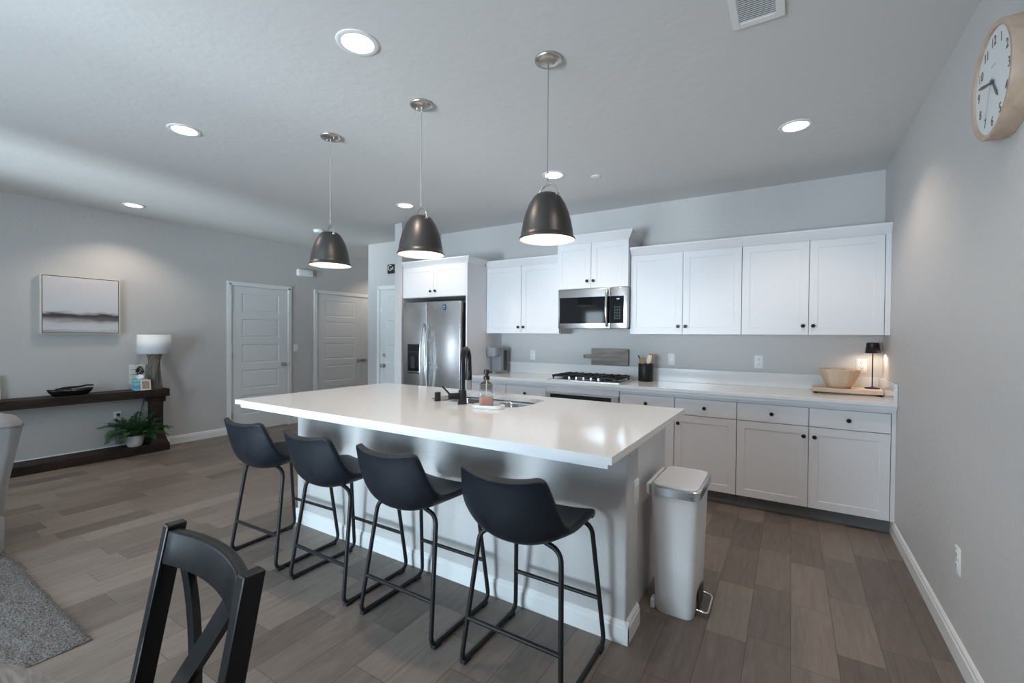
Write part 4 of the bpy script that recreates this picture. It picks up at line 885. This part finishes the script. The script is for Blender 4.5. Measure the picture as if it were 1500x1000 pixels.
# small white slatted board with dark clips
r = thing('slat_board', 'small white slatted clip board leaning on wall beside the lamp', 'board', (-7.135, -2.51, ZT), PI / 2, rot=(math.radians(0), 0, PI / 2))
for i in range(4):
    b = B(); z = .062 + i * .056; box(b, -.078, .078, -.010, -.0, z, z + .052, .002); obj('slat', b, M_TRIM, r)
b = B(); box(b, -.055, -.035, .0005, .010, .0, .285); box(b, .035, .055, .0005, .010, .0, .285); obj('back_batten', b, M_TRIM, r)
b = B()
for i in range(3): box(b, -.055, .02, -.0125, -.0105, .114 + i * .056, .1185 + i * .056)
obj('dark_wire', b, M_SLOT, r)
b = B(); box(b, -.01, .018, -.0145, -.0128, .196, .242); obj('clip', b, M_DARKPL, r)
# dark flower / pine cone ornament on top behind the tissue
r = thing('dark_ornament', 'dark textured ornament peeking over the tissue box beside the lamp', 'ornament', (-7.070, -2.505, ZT))
b = B(); cyl(b, (0, 0, 0), (0, 0, .17), .012, n=10); lathe(b, [(.03, 0), (.03, .006), (.01, .01)], n=16); obj('stem', b, M_BLACK, r, smooth=True)
b = B()
for i in range(46):
    a = i * 2.4; t = i / 46; z = .165 + .10 * t; q = .034 * math.sin(PI * (t * .85 + .1)); c = Vector((q * math.cos(a), q * math.sin(a), z)); rr = random.uniform(.008, .012)
    mt = Matrix.Translation(c) @ Matrix.Rotation(random.random() * 6, 4, 'Z') @ Matrix.Rotation(random.random() * 3, 4, 'X') @ Matrix.Diagonal((1.2, .8, .4, 1)); bmesh.ops.create_icosphere(b, subdivisions=1, radius=rr, matrix=mt)
obj('scales', b, mat('dark_scales', (.02, .02, .024), .5), r)
# tissue box and photo
r = thing('tissue_box', 'aqua striped tissue box on the console in front of the lamp', 'tissue box', (-6.972, -2.537, ZT))
b = B(); box(b, -.055, .055, -.058, .058, 0, .122, .002); obj('box', b, M_AQUA, r)
b = B(); box(b, -.0556, .0556, -.0586, .0586, .088, .104); obj('band', b, mat('teal_band', (.20, .45, .50), .6), r)
b = B(); box(b, -.0556, .0556, -.0586, .0586, .02, .055); obj('blue_band', b, mat('blue_band', (.16, .38, .62), .6), r)
b = B(); rings = []
for z, s, tw in ((.1215, .030, 0), (.14, .045, .3), (.158, .040, .5), (.172, .016, .9)): rings.append([(s * (1 + .35 * math.sin(3 * k * 2 * PI / 16 + tw * 3)) * math.cos(2 * PI * k / 16 + tw), s * .7 * (1 + .3 * math.cos(2 * k * 2 * PI / 16)) * math.sin(2 * PI * k / 16 + tw), z + .008 * math.sin(k * 1.3)) for k in range(16)])
loft(b, rings); obj('tissue', b, M_TISSUE, r, smooth=True)
r = thing('photo_frame', 'tiny cream photo frame leaning on the tissue box', 'photo frame', (-6.902, -2.505, ZT), rot=(math.radians(-8), 0, PI / 2))
b = B()
for x0, x1, z0, z1 in ((-.048, -.034, 0, .118), (.034, .048, 0, .118), (-.034, .034, 0, .016), (-.034, .034, .102, .118)): box(b, x0, x1, -.006, .006, z0, z1, .001, 1)
obj('frame', b, mat('cream_frame', (.72, .66, .58), .5), r)
b = B(); box(b, -.034, .034, -.002, .002, .016, .102); obj('print', b, M_PHOTO, r)
# frame at the left edge of the picture
r = thing('picture_frame', 'white picture frame standing on console at left edge of frame', 'picture frame', (-7.12, -3.585, ZT), rot=(math.radians(-4), 0, PI / 2))
b = B()
for x0, x1, z0, z1 in ((-.26, -.235, 0, .235), (-.025, 0, 0, .235), (-.235, -.025, 0, .025), (-.235, -.025, .21, .235)): box(b, x0, x1, -.012, .006, z0, z1, .001, 1)
obj('frame', b, M_TRIM, r); b = B(); box(b, -.235, -.025, -.004, .004, .025, .21); obj('print', b, mat('grey_print', (.4, .4, .42), .5), r)
# fern
FP = Vector((-6.972, -2.588, .0905))
r = thing('potted_fern', 'bushy green fern in a white ribbed pot on the console plinth', 'plant', FP)
b = B(); lathe(b, [(.056, 0), (.062, .004), (.076, .05), (.079, .10), (.074, .128), (.070, .128), (.070, .10)], n=36)
for v in b.verts:
    a = math.atan2(v.co.y, v.co.x); k = 1 + .02 * math.cos(a * 12 + v.co.z * 60); v.co.x *= k; v.co.y *= k
obj('pot', b, M_POT, r, smooth=True)
b = B(); lathe(b, [(.0695, .095), (.0695, .112), (.02, .116)], n=24); obj('soil', b, M_SOIL, r)
def frond(bm, az, length, lift, droop, n=22):
    pos = Vector((0.03 * math.cos(az), .03 * math.sin(az), .11)); el = lift; d = length / n; pts = []
    for i in range(n + 1):
        pts.append(pos.copy()); pos = pos + Vector((math.cos(az) * math.cos(el), math.sin(az) * math.cos(el), math.sin(el))) * d; el -= droop / n
    for i in range(2, n):
        p = pts[i]; t = (pts[i + 1] - pts[i]).normalized(); s = t.cross(Vector((0, 0, 1))).normalized(); up = s.cross(t); w = .062 * math.sin(PI * (i / n) ** .8) + .010
        for sg in (-1, 1):
            ax = (s * sg * .85 + t * .45 + up * random.uniform(-.35, .2)).normalized(); m_ = 4
            for j in range(1, m_ + 1):
                c = p + ax * w * j / m_; lw = .018 * (1.1 - .6 * j / m_)
                for s2 in (-1, 1):
                    tip = c + (t * s2 * .8 + ax * .8).normalized() * lw * 1.3
                    v = [bm.verts.new(c - ax * lw * .35), bm.verts.new(c + ax * lw * .35 + up * .002), bm.verts.new(tip)]; bm.faces.new(v)
    return pts
b1, b2, bs = B(), B(), B()
def keep(bm):
    for v in bm.verts:
        v.co.z = max(v.co.z, .004); v.co.x = max(v.co.x, -.160)
        if v.co.y > .115 and v.co.x < .102: v.co.x = .102 + (v.co.x - .102) * .06 + random.uniform(0, .01)
FA = [(-100, .25, 1.15, 1.7), (-75, .27, 1.0, 1.9), (-125, .22, .9, 1.8), (-60, .20, .6, 1.6), (-90, .30, 1.25, 2.3), (-20, .16, 1.3, 1.5), (-150, .10, 1.3, 1.2), (20, .14, 1.2, 1.4), (60, .24, .9, 1.6), (90, .31, .95, 1.6), (80, .30, .55, 1.3), (45, .2, .7, 1.7), (100, .25, 1.3, 2.0), (110, .2, .9, 1.6), (-110, .28, 1.35, 1.5), (70, .33, 1.1, 1.9), (0, .22, 1.45, 1.2), (-45, .24, 1.35, 1.7), (-105, .33, 1.30, 1.4), (-70, .30, 1.42, 1.1), (170, .22, 1.45, .9), (-130, .30, 1.25, 1.5), (40, .26, 1.35, 1.5), (65, .29, 1.25, 1.6), (-85, .24, 1.5, .7), (10, .2, 1.52, .7), (-30, .26, 1.2, 1.9), (-90, .32, 1.5, .8), (150, .30, 1.5, .7), (60, .31, 1.48, .8), (-20, .31, 1.5, .9), (-120, .28, 1.4, 1.0), (90, .30, 1.35, 1.2), (35, .30, 1.4, 1.3), (-95, .36, 1.2, 1.6), (-65, .34, 1.15, 1.8), (80, .26, 1.45, 1.1), (30, .22, .8, 2.0), (-80, .29, .75, 1.8), (95, .27, .8, 1.7), (85, .35, .9, 1.5), (-95, .18, 1.4, .9), (-50, .2, 1.5, .8), (130, .08, 1.3, 1.4)]
for i, (az, ln, li, dr) in enumerate(FA):
    a = math.radians(az + random.uniform(-8, 8)); pts = frond(b2 if i in (11, 18, 8, 10, 7) else b1, a, ln, li, dr); tube(bs, pts[::3], .0014, 4)
keep(b1); keep(b2); keep(bs)
obj('fronds', b1, M_FERN, r); obj('young_fronds', b2, M_FERN2, r, label='brighter green young fronds'); obj('stems', bs, mat('fern_stem', (.05, .05, .02), .7), r)
# canvas
m, nt, bs_ = nodes('abstract_landscape_canvas'); n, l = nt.nodes, nt.links
tc = n.new('ShaderNodeTexCoord'); sp = n.new('ShaderNodeSeparateXYZ'); l.new(tc.outputs['Object'], sp.inputs[0])
mp = n.new('ShaderNodeMapping'); mp.inputs['Scale'].default_value = (3.5, 1, 14); l.new(tc.outputs['Object'], mp.inputs[0])
nz = n.new('ShaderNodeTexNoise'); nz.inputs['Scale'].default_value = 1.2; nz.inputs['Detail'].default_value = 7; l.new(mp.outputs[0], nz.inputs['Vector'])
def mth(op, a, b_):
    x = n.new('ShaderNodeMath'); x.operation = op
    for i, v in enumerate((a, b_)):
        if isinstance(v, (int, float)): x.inputs[i].default_value = v
        else: l.new(v, x.inputs[i])
    return x.outputs[0]
zz = mth('SUBTRACT', mth('ADD', mth('MULTIPLY', sp.outputs['Z'], 1 / .60), mth('MULTIPLY', mth('SUBTRACT', nz.outputs['Fac'], .5), .17)), .03)
cr = n.new('ShaderNodeValToRGB'); e = cr.color_ramp.elements; e[0].position = 0; e[0].color = (.36, .34, .34, 1); e[1].position = 1; e[1].color = (.66, .65, .67, 1)
for p, c in ((.02, (.50, .48, .49)), (.07, (.62, .62, .65)), (.16, (.58, .57, .60)), (.205, (.40, .36, .36)), (.245, (.16, .14, .145)), (.29, (.07, .06, .065)), (.315, (.055, .05, .055)), (.335, (.33, .31, .32)), (.37, (.60, .61, .65)), (.55, (.63, .635, .66)), (.86, (.64, .61, .63))):
    k = e.new(p); k.color = (*c, 1)
l.new(zz, cr.inputs['Fac']); l.new(cr.outputs['Color'], bs_.inputs['Base Color']); bs_.inputs['Roughness'].default_value = .75
M_CANVAS = m
r = thing('canvas_painting', 'framed abstract grey landscape canvas on left wall above console', 'painting', (L, -2.99, 1.364), PI / 2)
b = B(); box(b, -.3035, .3035, -.047, -.02, .0135, .5985); obj('canvas', b, M_CANVAS, r)
b = B(); box(b, -.3105, .3105, -.0455, -.0105, .0065, .6055); obj('canvas_edge', b, M_BROWNEDGE, r)
b = B()
for x0, x1, z0, z1 in ((-.320, -.311, 0, .612), (.311, .320, 0, .612), (-.311, .311, 0, .006), (-.311, .311, .606, .612)): box(b, x0, x1, -.050, -.001, z0, z1)
box(b, -.311, .311, -.010, -.001, .006, .606); obj('frame', b, M_GOLD, r)

# ================================================================== FOREGROUND: DINING CHAIR, TABLE, RUG, SOFA
def beam(bm, p0, p1, wx, wy, ax=None):
    """rectangular bar from p0 to p1, wx across x, wy across the other direction"""
    p0, p1 = Vector(p0), Vector(p1); t = (p1 - p0).normalized(); sx = Vector((1, 0, 0)); sx = (sx - t * sx.dot(t)).normalized(); sy = t.cross(sx)
    A = [bm.verts.new(p + sx * a * wx / 2 + sy * c * wy / 2) for p in (p0, p1) for a, c in ((1, 1), (-1, 1), (-1, -1), (1, -1))]
    fs = [bm.faces.new(A[:4][::-1]), bm.faces.new(A[4:])] + [bm.faces.new((A[i], A[(i + 1) % 4], A[4 + (i + 1) % 4], A[4 + i])) for i in range(4)]
    bmesh.ops.recalc_face_normals(bm, faces=fs); bmesh.ops.bevel(bm, geom=list({e_ for f in fs for e_ in f.edges}), offset=.004, segments=2, profile=.5, affect='EDGES')
# local: chair faces -y, backrest towards +y; origin on the floor under the backrest top
r = thing('dining_chair', 'black wooden dining chair with crossed X back in foreground', 'chair', (-1.608, -4.237, 0), -.0635)
HW = .1755; LEAN = .19
def yb(z): return -(.966 - z) * LEAN if z > .45 else -(.966 - .45) * LEAN + (.45 - z) * .12
for s in (-1, 1):
    b = B(); pts = [0, .12, .25, .38, .45, .52, .65, .8, .966]; rings = []
    for z in pts:
        y = yb(z); rings.append([(s * HW + sx * .0135, y + sy * .019, z) for sx, sy in ((1, 1), (-1, 1), (-1, -1), (1, -1))])
    loft(b, rings); bmesh.ops.bevel(b, geom=[e_ for e_ in b.edges if len(e_.link_faces) == 2 and e_.calc_face_angle(0) > .8], offset=.004, segments=2, profile=.5, affect='EDGES'); obj('rear_leg', b, M_BLKWOOD, r)
def arc(t): return .026 * (1 - (t) ** 2) - .006          # rail bows backwards between the posts
b = B(); rings = []
for i in range(17):
    t = -1 + i / 8; x = t * (HW - .0137); zt_ = .957; zb_ = .889
    rings.append([(x, yb(zb_) + arc(t) + .011, zb_), (x, yb(zt_) + arc(t) + .011, zt_), (x, yb(zt_) + arc(t) - .011, zt_), (x, yb(zb_) + arc(t) - .011, zb_)])
loft(b, rings); bmesh.ops.bevel(b, geom=[e_ for e_ in b.edges if e_.calc_face_angle(0) > .8], offset=.004, segments=2, profile=.5, affect='EDGES'); obj('top_rail', b, M_BLKWOOD, r, smooth=True)
b = B(); beam(b, (-HW + .0137, yb(.545), .545), (HW - .0137, yb(.545), .545), .018, .045); obj('lower_rail', b, M_BLKWOOD, r)
for s in (-1, 1):
    b = B(); rings = []
    for i in range(15):
        t = i / 14; x = s * (-.112 + .224 * t); z = .896 - .338 * t; y = yb(z) + (.026 * (1 - (x / HW) ** 2) - .004) * (1 - t) + .004 * t + s * .0075 * math.sin(PI * t) ** .8; w = .018
        tx, tz = s * .224, -.338; q = math.hypot(tx, tz); nx, nz_ = -tz / q, tx / q
        rings.append([(x + nx * w, y + .007, z + nz_ * w), (x - nx * w, y + .007, z - nz_ * w), (x - nx * w, y - .007, z - nz_ * w), (x + nx * w, y - .007, z + nz_ * w)])
    loft(b, rings); obj('cross_slat', b, M_BLKWOOD, r, smooth=True)
b = B(); loft(b, [[(x, y, z) for x, y in rrect(-.205, .205, -.49, -.085, .04)] for z in (.445, .475)]); obj('seat', b, M_BLKWOOD, r)
for s in (-1, 1):
    b = B(); beam(b, (s * .185, -.46, 0), (s * .18, -.455, .4445), .036, .036); obj('front_leg', b, M_BLKWOOD, r)
b = B(); box(b, -.16, .16, -.465, -.447, .39, .4445); box(b, -.19, -.172, -.435, -.125, .39, .4445); box(b, .172, .19, -.435, -.125, .39, .4445); obj('apron', b, M_BLKWOOD, r)
# round table
r = thing('dining_table', 'round grey washed wood dining table at bottom left corner', 'table', (-1.66, -5.02, 0))
b = B(); lathe(b, [(.598, .722), (.607, .727), (.607, .752), (.602, .757)], n=72); obj('tabletop', b, M_TABLE, r, smooth=True)
b = B(); lathe(b, [(.24, 0), (.24, .03), (.10, .06), (.07, .10), (.065, .62), (.14, .70), (.18, .7215)], n=40); obj('pedestal', b, M_BLKWOOD, r, smooth=True)
# rug
b = B(); RX0, RX1, RY0, RY1 = -6.2, -3.283, -7.2, -3.957; nx, ny = 150, 170; g = []
for j in range(ny + 1):
    row = []
    for i in range(nx + 1):
        x = RX0 + (RX1 - RX0) * i / nx; y = RY0 + (RY1 - RY0) * j / ny; edge = i in (0, nx) or j in (0, ny)
        row.append(b.verts.new((x - RX1 + random.uniform(-.004, .004), y - RY1 + random.uniform(-.004, .004), .004 if edge else .016 + random.uniform(-.006, .006))))
    g.append(row)
for a, c in zip(g, g[1:]):
    for i in range(nx): b.faces.new((a[i], a[i + 1], c[i + 1], c[i]))
tag(obj('rug', b, M_RUG, loc=(RX1, RY1, 0), smooth=True, angle=180), 'grey shag area rug on the floor at lower left', 'rug')
# sofa seen from its right rear corner
r = thing('sofa', 'light grey upholstered sofa cut off at the left edge', 'sofa', (-4.66, -3.985, .0225))
def sofa_ring(z, xf, xb, y0, y1, rad=.05): return [(x, y, z) for x, y in rrect(xb, xf, y0, y1, rad, 6)]
b = B(); loft(b, [sofa_ring(z, xf, -.95, -1.9, ye, .04) for z, xf, ye in ((.03, 0, 0), (.05, .005, .003), (.22, .01, .004), (.245, 0, -.004))]); obj('base', b, M_SOFA, r, smooth=True)
b = B(); loft(b, [sofa_ring(z, xf, xf - w, -1.88, ye, rad) for z, xf, w, ye, rad in ((.235, .0, .22, -.006, .05), (.27, .016, .24, .006, .06), (.45, .045, .25, .020, .06), (.65, .085, .25, .048, .06), (.76, .105, .25, .066, .07), (.795, .112, .26, .070, .07))]); bk = obj('back_frame', b, M_SOFA, r, smooth=True)
b = B(); loft(b, [sofa_ring(z, xf, xf - w, -1.88, ye, rad) for z, xf, w, ye, rad in ((.796, .110, .256, .068, .07), (.82, .112, .26, .066, .08), (.85, .095, .23, .045, .08), (.866, .06, .16, .0, .07), (.870, .03, .10, -.04, .045))]); obj('top_roll', b, M_SOFA, r, smooth=True)
b = B(); tube(b, [(x, y, .7965) for x, y in rrect(.112 - .26, .113, -1.88, .071, .07, 6)], .005, 6, closed=True); obj('piping', b, M_PIPING, bk, smooth=True)
b = B(); tube(b, [(.0115, -.03, .04), (.0125, -.028, .23)], .003, 6); obj('seam', b, M_PIPING, r)
for y0, y1 in ((-1.86, -.96), (-.95, -.03)):
    b = B(); box(b, -.94, -.20, y0, y1, .25, .46, .05, 3); obj('seat_cushion', b, M_SOFA, r, smooth=True)
for x in (-.07, -.88):
    for y in (-.08, -1.82):
        b = B(); box(b, x - .025, x + .025, y - .025, y + .025, 0, .0295); obj('foot', b, M_BLKWOOD, r)
